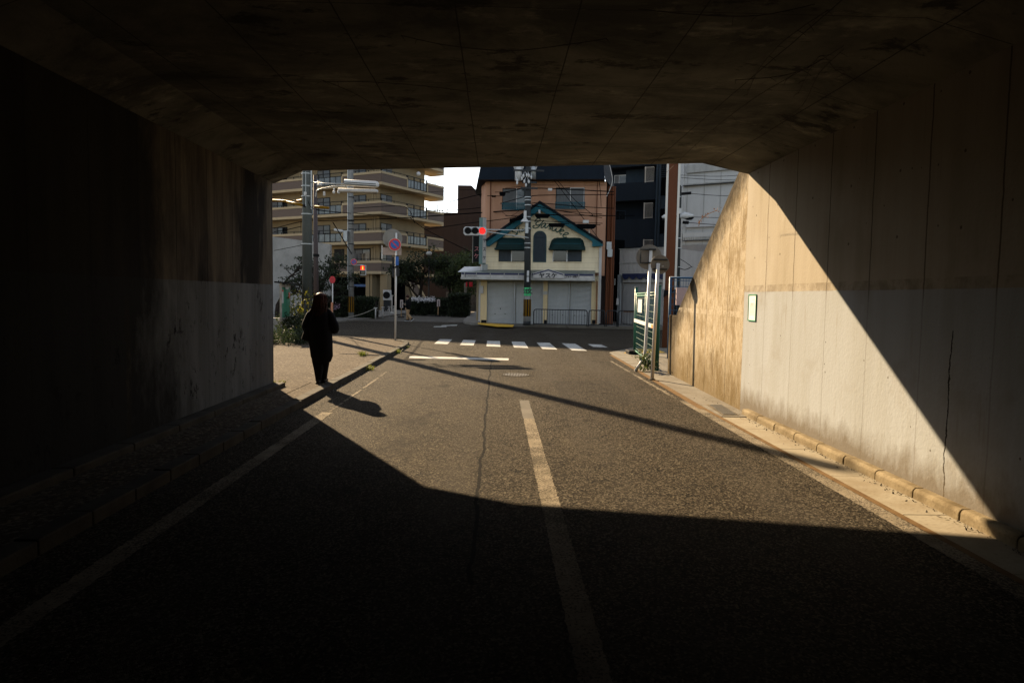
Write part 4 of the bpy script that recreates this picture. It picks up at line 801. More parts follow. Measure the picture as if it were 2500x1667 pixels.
m = MB()
for py in (482, 540, 547, 560, 596, 650, 682, 700): z = v(857, py, Yc).z; m.tube([(q.x, Yc, z - .03), (q.x, Yc, z + .03)], .20, 16)
m.build('band', 'darksteel', kp); MB().tube([(q.x - .2, Yc - .1, 2), (q.x - .19, Yc - .1, 12)], .03, 6).build('conduit', 'steel', kp)
c = v(866, 640, Yc) + Vector((0, -.25, 0)); t = thing('no_parking_sign', 'small faded no-parking disc strapped to the striped concrete pole', 'sign', c); noparking(c, (.1, -1, 0), .21, t)
MB().box(c.x - .22, c.x + .05, c.y + .012, c.y + .08, c.z - .03, c.z + .03).build('strap', 'steel', t)
c = v(885.5, 660, Yc - .3); t = thing('pedestrian_signal', 'white pedestrian signal showing the red standing figure', 'pedestrian signal', c)
hw, hh = .19, .34
MB().box(c.x - hw, c.x + hw, c.y, c.y + .28, c.z - hh, c.z + hh).build('housing', 'whiteplastic', t, bevel=.03)
for k, (zz, nm) in enumerate(((.16, 'red_lamp'), (-.16, 'green_lamp'))):
    L_ = MB().box(c.x - .15, c.x + .15, c.y - .012, c.y + .004, c.z + zz - .13, c.z + zz + .13).build(nm, 'ped_on' if k == 0 else 'panedark', t)
    m = MB(); m.prism([(c.x - .16, c.z + zz - .1), (c.x - .16, c.z + zz + .145), (c.x + .16, c.z + zz + .145), (c.x + .16, c.z + zz - .1), (c.x + .15, c.z + zz - .1), (c.x + .15, c.z + zz + .135), (c.x - .15, c.z + zz + .135), (c.x - .15, c.z + zz - .1)], c.y - .14, c.y - .012, 'y'); m.build('visor', 'black', t)
    if k == 0: MB().box(c.x - .035, c.x + .035, c.y - .02, c.y - .013, c.z + .05, c.z + .22).ball((c.x, c.y - .018, c.z + .25), .03, 8, (1, .3, 1)).build('figure', 'ped_fig', L_)
MB().tube([(q.x, Yc - .1, c.z + .3), (c.x, c.y + .14, c.z + .36)], .025, 6).build('arm', 'steel', t)
a = v(818, 563.5, Yc); b = v(842, 566, Yc); t = thing('street_lamp', 'small white street lamp on an arm left of the striped concrete pole', 'street lamp', (b.x, Yc, b.z))
m = MB(); shell(Vector((b.x - .05, Yc - .3, b.z)), Vector((a.x, Yc - .3, a.z + .04)), .12, .085, m); m.build('lamp_head', 'whiteplastic', t, True); MB().tube([(q.x, Yc - .15, b.z + .05), (b.x - .06, Yc - .3, b.z + .01)], .03, 6).build('arm', 'steel', t)
a = v(846, 575, Yc); MB().box(a.x - .1, a.x + .14, Yc - .5, Yc - .2, v(846, 590, Yc).z, v(846, 566, Yc).z).build('control_box', 'steel', t)
# red round sign on a thin pole
c = v(812, 683, 41.5); t = thing('road_sign', 'narrow red round sign on a white pole above the woman', 'sign', (v(811.5, 740, 41.5).x, 41.5, .1))
MB().tube([(v(812, 740, 41.5).x, 41.5, .1), (c.x, 41.5, c.z - .1)], .035, 10).build('pole', 'steelwhite', t, True)
d_ = MB().disc(c + Vector((0, -.05, 0)), (.25, -1, 0), .215, .012, 30, rx=.17).build('sign_disc', 'signred', t)
MB().box(c.x - .05, c.x - .03, c.y - .075, c.y - .068, c.z - .12, c.z + .12).box(c.x + .02, c.x + .04, c.y - .078, c.y - .068, c.z - .12, c.z + .12).build('mark', 'redink', d_)
MB().tube([(v(810, 745, 41.4).x, 41.4, .1), (v(810.5, 738, 41.4).x, 41.4, v(810, 738, 41.4).z)], .07, 8).build('base_marker', paint('orange_sleeve', (.5, .2, .1), .6, .2), t)
# bollards with chains
bl = [g(917, 778.5, .1), g(934.8, 775.5, .1), g(950.5, 773, .1), g(963, 771, .1)]; bl = [Vector((p.x, min(p.y, 62), .1)) for p in bl]
bo = thing('chain_bollard', 'short pale post with a flat cap, first of the chain barrier from the striped pole', 'bollard', bl[0], 'chain bollards by the far pavement')
MB().tube([bl[0], bl[0] + Vector((0, 0, .72))], .045, 10).build('post', 'fascia', bo, True); MB().box(bl[0].x - .11, bl[0].x + .11, bl[0].y - .06, bl[0].y + .06, .80, .85).build('cap', 'fascia', bo)
for p, lab in zip(bl[1:], ('short pale post with a flat cap, second of the chain barrier', 'short pale post with a flat cap, next to the white sign pole', 'short pale post partly hidden behind the white sign pole')):
    c_ = copy_tree(bo); c_.location = p; c_['label'] = lab
for i, lab in enumerate(('chain sagging to the ground beside the striped pole', 'chain between the first and second pale posts', 'chain between the second and third pale posts', 'chain reaching the post behind the white sign pole')):
    a = (bl[i - 1] if i else bl[0] + Vector((-2.0, -.6, -.62))) + Vector((0, 0, .72 if i else .65)); b = bl[i] + Vector((0, 0, .7)); md = a.lerp(b, .55) + Vector((0, 0, -.3 if i else -.1))
    tag(MB().tube(smooth_pts([a, md, b], 5), .022, 6).build('chain', 'woodgrey'), lab, 'chain', 'chains of the far barrier')
# T-shaped post, standing signs
p = g(957, 757, .1); p.y = min(p.y, 60); x = v(957, 757, p.y).x; t = thing('barrier_post', 'white T-topped post by the apartment entrance', 'post', (x, p.y, .1)); zt = v(957, 722.5, p.y).z
MB().tube([(x, p.y, .1), (x, p.y, zt)], .04, 8).build('post', 'steelwhite', t); MB().box(x - .11, x + .11, p.y - .05, p.y + .05, zt, zt + .07).build('cap', 'steelwhite', t); MB().box(x - .2, x + .2, p.y - .15, p.y + .15, .1, .16).build('base', 'steelwhite', t)
for (px, py0, py1, pf, Y_, lab) in ((980.5, 732, 751.5, 767.5, 49, 'small leaning sign board on a wooden stake beside the far pedestrian'), (1070.5, 731, 748, 761, 54, 'small upright sign board on a stake before the dark hedge')):
    a = v(px - 3.6, py0, Y_); b = v(px + 3.6, py1, Y_); f_ = v(px - 1, pf, Y_); t = thing('stake_sign', lab, 'sign', (f_.x, Y_, .1))
    MB().box(a.x, b.x, Y_ - .03, Y_, b.z, a.z).build('board', paint('pinkish_board', (.50, .40, .37), .7, .15), t); MB().tube([(f_.x, Y_, .1), ((a.x + b.x) / 2, Y_ + .02, a.z)], .035, 6).build('stake', 'tan', t)
    m = MB()
    for i in range(5): z = a.z - .1 - i * (a.z - b.z - .1) / 5; m.box((a.x + b.x) / 2 - .05, (a.x + b.x) / 2 + (.05 if i else .07), Y_ - .036, Y_ - .031, z - .06, z)
    m.build('print', 'ink', t); MB().box(f_.x - .22, f_.x + .22, Y_ - .15, Y_ + .15, .08, .15).build('base', 'black', t)
# far gate pillars and wall by the hedge
a = v(1108, 700, 66); tag(MB().tube([(v(1107, 700, 66).x, 66, .1), (v(1107, 640, 66).x, 66, v(1107, 660, 66).z)], .17, 10).build('round_column', 'conc'), 'grey round column rising behind the hedges', 'column')
tag(MB().tube([(v(1137, 700, 60).x, 60, .1), (v(1137, 640, 60).x, 60, v(1137, 690, 60).z)], .12, 10).build('round_column', 'conc'), 'thinner pale column left of the shop corner', 'column')
fw = MB(); a = v(1090, 716, 70); b = v(1170, 716, 70)
for i in range(26): x = a.x + (b.x - a.x) * i / 25; fw.box(x - .03, x + .03, 70, 70.06, .1, 2.0)
fw.box(a.x, b.x, 69.98, 70.08, 1.95, 2.05); fw.box(a.x, b.x, 70.1, 70.3, .1, .9)
tag(fw.build('garden_fence', 'conc'), 'pale slatted fence at the far end of the side street', 'fence')
for px, lab in ((1139, 'narrow red banner under the shop awning end'), (1149.5, 'wider red banner under the shop awning end')):
    w_ = .06 if px < 1140 else .13; c = v(px, 694, 52); tag(MB().box(c.x - w_, c.x + w_, 52, 52.02, v(px, 700, 52).z, v(px, 688.5, 52).z).build('banner', 'banner'), lab, 'banner')
# ------------------------------------------------------------------ the shop with the green gable
SP = Plane(g(1178, 789, .12), g(1472, 795, .12)); ff = SP.f
sh = thing('shop_building', 'cream two-storey shop with teal gable, green awnings and closed shutters', 'shop', SP.o)
def fbox(name, mat, x0, y0, x1, y1, d0, d1, root, ref=None, bevel=0, smooth=False):   # a box given by two photo corners on the facade
    ref = d0 if ref is None else ref; a = ff(x0, y0, ref); b = ff(x1, y1, ref)
    return MB(SP.M).box(min(a[0], b[0]), max(a[0], b[0]), d0, d1, min(a[1], b[1]), max(a[1], b[1])).build(name, mat, root, bevel=bevel)
uL = ff(1173.5, 700)[0]; uR = ff(1465, 700)[0]; ap = ff(1318, 511); el = ff(1187, 599); er = ff(1465, 597); zA = ff(1300, 664)[1]; z2 = zA - .1
MB(SP.M).prism([(uL, zA), (uR, zA), (uR, er[1]), (ap[0], ap[1]), (uL, er[1] + .02)], 0, 5.5, 'y').build('gable_wall', 'siding', sh)
MB(SP.M).box(uL + .03, uR - .03, .55, 5.4, .12, zA).build('lower_wall', 'siding', sh)
# gable roof trim
def trim(name, pts_o, pts_i, d0, d1, mat):
    return MB(SP.M).prism(pts_o + pts_i[::-1], d0, d1, 'y').build(name, mat, sh)
A0 = ff(1318, 497, -.35); A1 = ff(1318, 513, -.35); Lo = ff(1183, 593, -.35); Li = ff(1193, 599, -.35); Ro = ff(1472, 596, -.35); Ri = ff(1446, 589, -.35)
trim('gable_trim', [Lo, A0, Ro], [(Lo[0] + .05, Lo[1] - .16), (Lo[0] + .25, Lo[1] - .2), A1, Ri, (Ri[0], Ro[1] - .14), (Ro[0], Ro[1] - .1)], -.35, -.10, 'teal')
m = MB(SP.M)
for P0, P1 in ((Lo, A0), (A0, Ro)):
    q0 = (P0[0], P0[1] + .03); q1 = (P1[0], P1[1] + .03); m.add([(q0[0], -.45, q0[1]), (q1[0], -.45, q1[1]), (q1[0], 5.6, q1[1]), (q0[0], 5.6, q0[1]), (q0[0], -.45, q0[1] + .12), (q1[0], -.45, q1[1] + .12), (q1[0], 5.6, q1[1] + .12), (q0[0], 5.6, q0[1] + .12)], [(0, 3, 2, 1), (4, 5, 6, 7), (0, 1, 5, 4), (1, 2, 6, 5), (2, 3, 7, 6), (3, 0, 4, 7)])
m.build('gable_roof', 'navyroof', sh)
# windows of the upper floor
for x0, x1, dk in ((1217.5, 1281, 0), (1350, 1420, 1)):
    fr = fbox('window', 'frameblack', x0, 601, x1, 639, -.012, .06, sh)
    xm = x0 + (x1 - x0) * .49
    fbox('pane', 'curtaindark' if not dk else 'panedark', x0 + 1.2, 603, xm - 1, 637.5, -.02, -.013, fr, -.02); fbox('pane', 'panedark' if not dk else 'curtaindark', xm + 1.2, 603, x1 - 1.2, 637.5, -.02, -.013, fr, -.02)
    fbox('mullion', 'whiteplastic', xm - .7, 602, xm + .9, 639, -.035, -.012, fr, -.03); fbox('sill', 'siding', x0 - 1, 639, x1 + 1, 640.3, -.05, -.001, fr, -.04)
    if dk: fbox('jamb', 'whiteplastic', x0 - .2, 602, x0 + .6, 639, -.03, -.012, fr, -.03)
a = ff(1301, 640); b = ff(1333.5, 640); r_ = (b[0] - a[0]) / 2; zs = ff(1317, 580)[1]; cu = (a[0] + b[0]) / 2
arc = [(cu + r_ * math.cos(t * PI / 16), zs + r_ * math.sin(t * PI / 16)) for t in range(17)]
fr = MB(SP.M).prism([(a[0], a[1])] + [] + [(b[0], a[1])] + arc, -.03, .05, 'y').build('arched_window', paint('deep_teal_frame', (.008, .045, .055), .5, .2), sh)
arc2 = [(cu + (r_ - .06) * math.cos(t * PI / 16), zs + (r_ - .06) * math.sin(t * PI / 16)) for t in range(17)]
MB(SP.M).prism([(a[0] + .06, a[1] + .06), (b[0] - .06, a[1] + .06)] + arc2, -.036, -.031, 'y').build('pane', 'curtaindark', fr)
m = MB(SP.M); m.box(a[0] + .05, b[0] - .05, -.05, -.037, zs - .03, zs + .03)
for k in range(9): u = a[0] + .12 + (b[0] - a[0] - .24) * k / 8; m.box(u - .008, u + .008, -.042, -.037, a[1] + .1, zs + r_ * .7)
m.build('curtain_folds', 'bluelight', fr)
# canvas awnings: quarter-round hoods
for x0, x1 in ((1208, 1287), (1339.5, 1429)):
    a = ff(x0, 606, -.4); b = ff(x1, 606, -.4); zt = ff(x0 + 30, 580, -.05)[1]; zb = a[1]; ua, ub = a[0], b[0]; dpt = .62; m = MB(SP.M); N = 8; M_ = 14; vs = []
    for i in range(N + 1):
        t = i / N * PI / 2; d = -dpt * math.sin(t); z = zb + (zt - zb) * math.cos(t) ** .9
        for j in range(M_ + 1):
            s_ = j / M_; e = min(s_, 1 - s_) * (ub - ua); rr = .42; drop = 0 if e > rr else (rr - math.sqrt(max(rr * rr - (rr - e) ** 2, 0)))
            vs.append((ua + (ub - ua) * s_, d * (1 - .55 * min(drop / rr, 1)), max(zb, z - drop * (zt - zb) / rr * .9)))
    m.add(vs, [(i * (M_ + 1) + j, i * (M_ + 1) + j + 1, (i + 1) * (M_ + 1) + j + 1, (i + 1) * (M_ + 1) + j) for i in range(N) for j in range(M_)])
    aw = m.build('awning', 'awning', sh, True)
    zv = ff(x0, 594.5, -.6)[1]; MB(SP.M).tube([(ua + .25, -dpt * .93, zv), (ub - .25, -dpt * .93, zv)], .012, 6).build('piping', 'teal', aw)
    MB(SP.M).box(ua, ub, -.60, -.02, zb - .09, zb - .0).build('valance', 'awning', aw)
# gable lettering, painted strokes
ST = {'S': [(320, 560), (260, 575), (170, 640), (165, 680), (230, 690), (300, 720), (290, 790), (220, 840), (155, 825)], 'h1': [(400, 490), (370, 600), (340, 770)], 'h2': [(360, 650), (400, 600), (430, 590), (420, 660), (435, 715)],
      'o': [(470, 660), (500, 600), (540, 580), (565, 620), (530, 670), (475, 672)], 'p1': [(650, 520), (640, 620), (625, 720)], 'p2': [(640, 560), (700, 520), (725, 560), (690, 610), (640, 620)], 'e1': [(780, 560), (815, 530), (825, 560), (780, 590), (790, 620), (830, 620)],
      'Y1': [(970, 330), (1000, 260), (1060, 200), (1130, 190), (1160, 240), (1120, 290), (1060, 310), (1010, 360), (1010, 420), (1060, 440), (1140, 420), (1220, 350), (1290, 260)], 'Y2': [(1290, 260), (1200, 380), (1100, 500), (1000, 548), (920, 530), (898, 490), (930, 455), (950, 485)],
      'a1': [(1360, 375), (1290, 372), (1210, 440), (1190, 510), (1230, 530), (1300, 470), (1370, 380)], 'a2': [(1370, 380), (1332, 480), (1335, 540), (1385, 530)], 's': [(1385, 530), (1440, 470), (1490, 430), (1485, 500), (1540, 545), (1520, 585), (1465, 575)],
      'u1': [(1565, 510), (1600, 530), (1585, 610), (1640, 640), (1700, 600), (1745, 540)], 'u2': [(1745, 540), (1722, 620), (1742, 682), (1785, 680)], 'k1': [(2000, 490), (1910, 560), (1835, 640), (1780, 705)], 'k2': [(1835, 665), (1920, 605), (1995, 610), (2000, 650), (1880, 665), (1870, 720), (1895, 770), (1950, 740)],
      'e2': [(1985, 795), (2080, 785), (2165, 755), (2150, 712), (2080, 712), (2000, 765), (1972, 830), (2020, 875), (2115, 870)]}
m = MB(SP.M)
for pts in ST.values():
    q = smooth_pts([(ff(1240 + x / 14.7, 520 + y / 14.7, -.03)[0], -.03, ff(1240 + x / 14.7, 520 + y / 14.7, -.03)[1]) for x, y in pts], 4); m.tube(q, .028, 6)
lt_ = m.build('gable_lettering', 'lettergreen', sh)
# fascia canopy over the shutters
DF = -1.0
zb = ff(1250, 681.5, DF)[1]; zt = ff(1250, 667, DF)[1]; u0 = ff(1126, 680, DF)[0]; u1 = ff(1452, 680, DF)[0]; zw = ff(1250, 660, 0)[1]
ca = MB(SP.M).box(u0, u1, DF, DF + .1, zb + .08, zt).build('fascia', 'fascia', sh)
MB(SP.M).box(u0 - .03, u1 + .02, DF - .04, .6, zb - .04, zb + .078).build('canopy_soffit', 'palegrime', sh)
MB(SP.M).add([(u0, DF - .02, zt), (u1, DF - .02, zt), (u1, .0, zw), (uL + .3, .0, zw), (u0, DF - .02, zt + .03), (u1, DF - .02, zt + .03), (u1, 0, zw + .04), (uL + .3, 0, zw + .04)], [(0, 3, 2, 1), (4, 5, 6, 7), (0, 1, 5, 4), (1, 2, 6, 5), (2, 3, 7, 6), (3, 0, 4, 7)]).build('canopy_roof', 'fasciaroof', sh)
MB(SP.M).box(u0 + .02, u1 - .02, DF - .02, DF - .001, zt - .10, zt + .005).build('fascia_stripe', 'navy', ca)
MB(SP.M).add([(u0, DF, zb + .08), (u0, DF, zt + .03), (u0 + .0, .6, zt + .3), (u0, .6, zb + .08)], [(0, 1, 2, 3)]).build('canopy_end', 'fascia', ca)
MB(SP.M).add([(u0 - .25, DF + .2, zt + .04), (uL, DF + .5, zt + .05), (uL, .4, zt + .42), (u0 - .1, .5, zt + .40)], [(0, 1, 2, 3)]).build('canopy_flap', 'whiteplastic', ca)
for px in (1134, 1163, 1197, 1231, 1266, 1297, 1377, 1413, 1450):
    u = ff(px, 675, DF - .02)[0]; MB(SP.M).box(u - .02, u + .02, DF - .03, DF - .001, zb + .08, zt).build('rib', 'palegrime', ca)
p0 = ff(1301, 678, DF - .1); p1 = ff(1376, 678, DF - .1); pz = ff(1338, 656.5, DF - .1)[1]; ze = ff(1301, 667, DF - .1)[1]; um = (p0[0] + p1[0]) / 2
pd = MB(SP.M).prism([(p0[0], zb + .08), (p1[0], zb + .08), (p1[0], ze), (um, pz), (p0[0], ze)], DF - .12, DF - .031, 'y').build('pediment_sign', 'fascia', ca)
MB(SP.M).prism([(p0[0] + .02, ze - .10), (um, pz - .10), (p1[0] - .02, ze - .10), (p1[0] - .02, ze - .03), (um, pz - .03), (p0[0] + .02, ze - .03)], DF - .128, DF - .121, 'y').build('pediment_stripe', 'navy', pd)
text('ヤスケ', .30, 'ink', pd, face_M(SP, ff(1338, 673, DF - .1)[0], ff(1338, 673.5, DF - .1)[1], DF - .126), sx=1.15, bold=.012)
a = ff(1395, 674, DF)[0]; text('☎21-2877', .215, 'ink', ca, face_M(SP, a, ff(1395, 675, DF)[1], DF - .008), sx=.95, bold=.008)
a = ff(1151, 673, DF)[0]; text('LANDOM', .10, 'ink', ca, face_M(SP, a, ff(1151, 674, DF)[1], DF - .008), sx=1.3)
a = ff(1135.5, 673, DF); MB(SP.M).box(a[0] - .03, a[0] + .03, DF - .012, DF - .001, a[1] - .1, a[1] + .12).build('fascia_mark', 'ink', ca)
# shutters: ribbed steel curtains
def shutter(x0, x1, y0, y1):
    a = ff(x0, y1, .35); b = ff(x1, y0, .35); m = MB(SP.M); n_ = 36; vs = []
    for i in range(n_ + 1):
        z = a[1] + (b[1] - a[1]) * i / n_; h = (b[1] - a[1]) / n_
        for zz, d in ((z, .36), (z + h * .25, .325), (z + h * .75, .325)): vs += [(a[0], d, zz), (b[0], d, zz)]
    m.add(vs[:-4], [(2 * i, 2 * i + 1, 2 * i + 3, 2 * i + 2) for i in range(len(vs) // 2 - 3)]); s_ = m.build('shutter', 'shutter', sh)
    k = MB(SP.M); u = (a[0] + b[0]) / 2; k.box(u - .025, u + .025, .30, .33, .95, 1.02).box(u - .36, u - .28, .30, .33, .66, .69).box(u + .24, u + .32, .30, .33, .66, .69); k.build('handle', 'darksteel', s_)
    return s_
for x0, x1 in ((1189.5, 1255.5), (1258.5, 1326), (1337, 1388.5), (1391, 1443)): shutter(x0, x1, 683, 789.5 + (x0 - 1189) * .011)
for px in (1188.7, 1257, 1326.6, 1336.3, 1389.8, 1444): u = ff(px, 700, .3)[0]; MB(SP.M).box(u - .035, u + .035, .27, .38, .12, zb).build('shutter_rail', 'steel', sh)
for x0, x1 in ((1174, 1188), (1327.2, 1335.6), (1444.8, 1455)):
    pr_ = fbox('pillar', paint('cream_pillar', (.62, .48, .27), .7, .2, 2), x0, 681, x1, 790, .2, .55, sh, .25); fbox('plinth', 'black', x0 + .6, 781, x1 - .6, 790.5, .17, .2, pr_, .17)
MB(SP.M).box(uL, uR, .1, .7, .08, .135).build('threshold', 'darksteel', sh)
fbox('side_post', 'tanlight', 1163.5, 683, 1167, 783, .9, 1.0, sh, .9); fbox('side_post', 'whiteplastic', 1169, 683, 1172, 784, .5, .6, sh, .5)
fbox('drainpipe', 'fascia', 1463.3, 600, 1465.2, 790, -.07, -.005, sh, -.03); fbox('drainpipe', 'rust', 1456, 686, 1457.2, 790, .05, .12, sh, .1)
a = ff(1330.5, 715, .1); MB(SP.M).box(a[0] - .14, a[0] + .14, .17, .195, a[1] - .1, a[1] + .1).build('pillar_notice', 'paper', sh)
a = ff(1176, 707, .1); MB(SP.M).box(a[0] - .09, a[0] + .09, .05, .2, a[1] - .22, a[1] + .22).build('meter_box', 'fascia', sh)
a = ff(1317, 517, -.5); MB(SP.M).box(a[0] - .05, a[0] + .05, -.6, -.35, a[1] - .1, a[1] + .1).build('flood_lamp', 'whiteplastic', sh)
# vertical sign box at the corner and dark neon panel behind it
def boxsign(name, lab, px, py0, py1, d, wx, wy, ang, mat):
    a = ff(px, py1, d); z1 = ff(px, py0, d)[1]; p = SP.M @ Vector((a[0], d, 0)); t = thing(name, lab, 'sign', (p.x, p.y, a[1])); Mx = Matrix.Translation((p.x, p.y, 0)) @ Matrix.Rotation(ang, 4, 'Z')
    MB(Mx).box(-wx / 2, wx / 2, -wy / 2, wy / 2, a[1], z1).build('sign_box', mat, t); return t, Mx, a[1], z1
t, Mx, z0, z1 = boxsign('hanging_sign', 'tall narrow vertical sign box with three katakana at the shop corner', 1177.5, 532, 645, -.45, .27, .30, R(-42), 'sgreen')
MB(Mx).box(.137, .147, -.14, .14, z0 + .06, z1 - .02).build('face', 'fascia', t)
for i, ch in enumerate('ヤスケ'):
    text(ch, .26, 'ink', t, Mx @ Matrix.Translation((.149, 0, z0 + .34 + (2 - i) * .50)) @ Matrix.Rotation(PI / 2, 4, 'Z') @ Matrix.Rotation(PI / 2, 4, 'X'), bold=.008)
MB(Mx).box(-.05, .05, -.05, .4, z0 - .35, z0).build('bracket', 'steel', t)
t, Mx, z0, z1 = boxsign('neon_sign', 'dark hanging panel with unlit pink neon characters behind the signal', 1163, 575, 640, .3, .42, .1, R(-9), 'frameblack')
for i, ch in enumerate('スケ'): text(ch, .33, 'pinkneon', t, Mx @ Matrix.Translation((.02, -.056, z0 + .75 - i * .42)) @ Matrix.Rotation(PI / 2, 4, 'X'))
MB(Mx).box(-.225, -.205, -.06, .06, z0 - .05, z1 + .3).build('edge', 'palegrime', t)
# ------------------------------------------------------------------ orange building above and behind
ob = thing('orange_building', 'orange rendered building with dark mansard roof rising behind the gable', 'building', SP.M @ Vector((0, .45, 0)))
DO = .45
oL = ff(1185, 500, DO)[0]; oR = ff(1480, 500, DO)[0]; zE = ff(1300, 439, -.2)[1]
MB(SP.M).box(oL, oR, DO, 12, 3.0, zE).build('wall', 'orange', ob)
c0 = ff(1175, 500, DO + .9)[0]
MB(SP.M).prism([(oL, DO + .02), (c0, DO + .9), (c0, 6), (oL, 6)], 3.2, zE).build('corner_wall', 'orange', ob)
a = ff(1198, 480, DO)[0]; m = MB(SP.M).box(a - .025, a + .025, DO - .06, DO - .001, 4, zE); a = ff(1458, 480, DO)[0]; m.box(a - .02, a + .02, DO - .06, DO - .001, 4, zE); m.build('conduit', 'postbrown', ob)
# mansard
rL, rR = ff(1168, 438, -.3)[0], ff(1477, 438, -.3)[0]; zt = zE + 3.4
m = MB(SP.M); m.add([(rL, -.3, zE), (rR, -.3, zE), (rR - .5, .9, zt), (rL + .55, .9, zt), (rL, 12, zE), (rR, 12, zE), (rR - .5, 11, zt), (rL + .55, 11, zt)], [(0, 1, 2, 3), (4, 7, 6, 5), (3, 2, 6, 7), (0, 3, 7, 4), (1, 5, 6, 2), (0, 4, 5, 1)])
rf = m.build('mansard_roof', 'navyroof', ob)
for s_, (ua, ub, px, py) in enumerate(((rL, oL, 1160, 470), (rR, oR, 1503, 468))):
    q = ff(px, py, 3.0); m = MB(SP.M); m.add([(ua, -.3, zE), (q[0], 3.0, q[1]), (q[0], 9, q[1]), (ua + (.4 if s_ == 0 else -.4), .8, zt), (ua + (.4 if s_ == 0 else -.4), 9, zt), (ub, DO + .3, zE - .05), (ub, 9, zE - .05)], [(0, 1, 2, 4, 3), (0, 5, 1), (5, 6, 2, 1)]); m.build('side_roof', 'navyroof', rf)
# windows with grilles
for x0, x1, y0, y1, xm in ((1227, 1282, 460.5, 511, 1261), (1357.5, 1427, 458.5, 509, 1392)):
    fr = fbox('window', 'frameblack', x0, y0, x1, y1, DO - .03, DO + .05, ob, DO)
    fbox('pane', 'curtain', x0 + 1.5, y0 + 2.5, xm - 1, y1, DO - .04, DO - .031, fr, DO); fbox('pane', 'curtain' if x0 > 1300 else 'pane', xm + 1, y0 + 2.5, x1 - 1.2, y1, DO - .045, DO - .031, fr, DO)
    m = MB(SP.M); a = ff(xm, y1, DO); b = ff(x1, y0, DO); m.box(a[0] - .02, a[0] + .02, DO - .06, DO - .046, a[1], b[1])
    if x0 > 1300: m.box(a[0], b[0], DO - .06, DO - .046, b[1] - .035, b[1]).box(b[0] - .03, b[0], DO - .06, DO - .046, a[1], b[1])
    m.build('sash', 'whiteplastic', fr)
    a = ff(x0 - 1.5, y1 + 1.5, DO - .3); b = ff(x1 + 1, y1 - 13.5, DO - .3); m = MB(SP.M); n_ = 22
    for z in (a[1], a[1] + .12, b[1]): m.box(a[0], b[0], DO - .32, DO - .29, z, z + .03)
    for i in range(n_ + 1): u = a[0] + (b[0] - a[0]) * i / n_; m.box(u - .012, u + .012, DO - .31, DO - .29, a[1], b[1] + .06)
    for u in (a[0], b[0]): m.box(u - .02, u + .02, DO - .3, DO - .001, b[1], b[1] + .03)
    m.build('window_grille', 'teal', ob)
for px, r_ in ((1483, .06), (1487, .05), (1493, .09), (1498, .05)): u = ff(px, 600, 1.2)[0]; MB(SP.M).tube([(u, 1.0, .2), (u, 1.0, zE - .2)], r_, 8).build('pipe', 'postbrown', ob)
u = ff(1500, 560, 1.5)[0]; MB(SP.M).box(oR - .3, u + .05, 1.6, 9, .1, zE - .6).build('side_wall', 'brownbldg', ob)
for px, py in ((1487, 600), (1489, 618)): a = ff(px, py, .8); MB(SP.M).box(a[0] - .14, a[0] + .14, .7, .9, a[1] - .22, a[1] + .22).build('meter_box', 'steel', ob)
m = MB(SP.M); q = [ff(*p, .3) for p in ((1488, 403), (1492, 420), (1495, 440), (1490, 460), (1481, 480))]; m.tube(smooth_pts([(a, .25, b) for a, b in q]), .025, 6); m.build('loose_conduit', 'fascia', ob)
# ------------------------------------------------------------------ charcoal pole in front of the shutters
q = SP.M @ Vector((ff(1286.5, 790, -1.35)[0], -1.35, .12)); cp = thing('utility_pole', 'dark pole before the shutters carrying transformers, a green poster and yellow stripes', 'utility pole', q)
Yp = q.y; tp = v(1289.5, 420, Yp)
MB().tube([q, Vector((tp.x, Yp, 9.6))], [.20, .15], 18).build('shaft', 'polechar', cp, True)
MB().tube([q - Vector((0, 0, .02)), q + Vector((0, 0, v(1286, 724, Yp).z))], .205, 18).build('lower_shaft', 'polegrey', cp, True)
stripes(q, .212, v(1286, 772, Yp).z, v(1286, 730.5, Yp).z, cp)
MB().tube([q, q + Vector((0, 0, .22))], .215, 18).build('foot', 'darksteel', cp, True)
m = MB()
for py in (482, 489, 501, 530, 541, 558, 594, 605): z = v(1288, py, Yp).z; m.tube([(q.x + (tp.x - q.x) * z / 9, Yp, z - .025), (q.x + (tp.x - q.x) * z / 9, Yp, z + .025)], .19, 16)
m.build('band', 'steel', cp)
a = v(1289, 667, Yp); MB().box(q.x - .06, q.x + .06, Yp - .235, Yp - .18, v(1286, 674, Yp).z, v(1286, 661, Yp).z).box(q.x - .06, q.x + .06, Yp - .235, Yp - .18, v(1286, 688, Yp).z, v(1286, 676, Yp).z).build('number_plate', 'whiteplastic', cp)
rr = .222; z0, z1 = v(1286, 722, Yp).z, v(1286, 702, Yp).z; m = MB(); vs = []
for i in range(13): an = R(205 + i * 130 / 12); vs += [(q.x + rr * math.cos(an), Yp + rr * math.sin(an), z0), (q.x + rr * math.cos(an), Yp + rr * math.sin(an), z1)]
m.add(vs, [(2 * i, 2 * i + 2, 2 * i + 3, 2 * i + 1) for i in range(12)]); gp = tag(m.build('school_zone_poster', 'greenposter'), 'bright green poster wrapped round the dark pole', 'poster')
text('文', .34, 'ink', gp, Matrix.Translation((q.x + .115, Yp - .235, z0 + .24)) @ Matrix.Rotation(R(28), 4, 'Z') @ Matrix.Rotation(PI / 2, 4, 'X'), bold=.01)
text('注', .30, 'ink', gp, Matrix.Translation((q.x - .115, Yp - .235, z0 + .24)) @ Matrix.Rotation(R(-28), 4, 'Z') @ Matrix.Rotation(PI / 2, 4, 'X'), bold=.006)
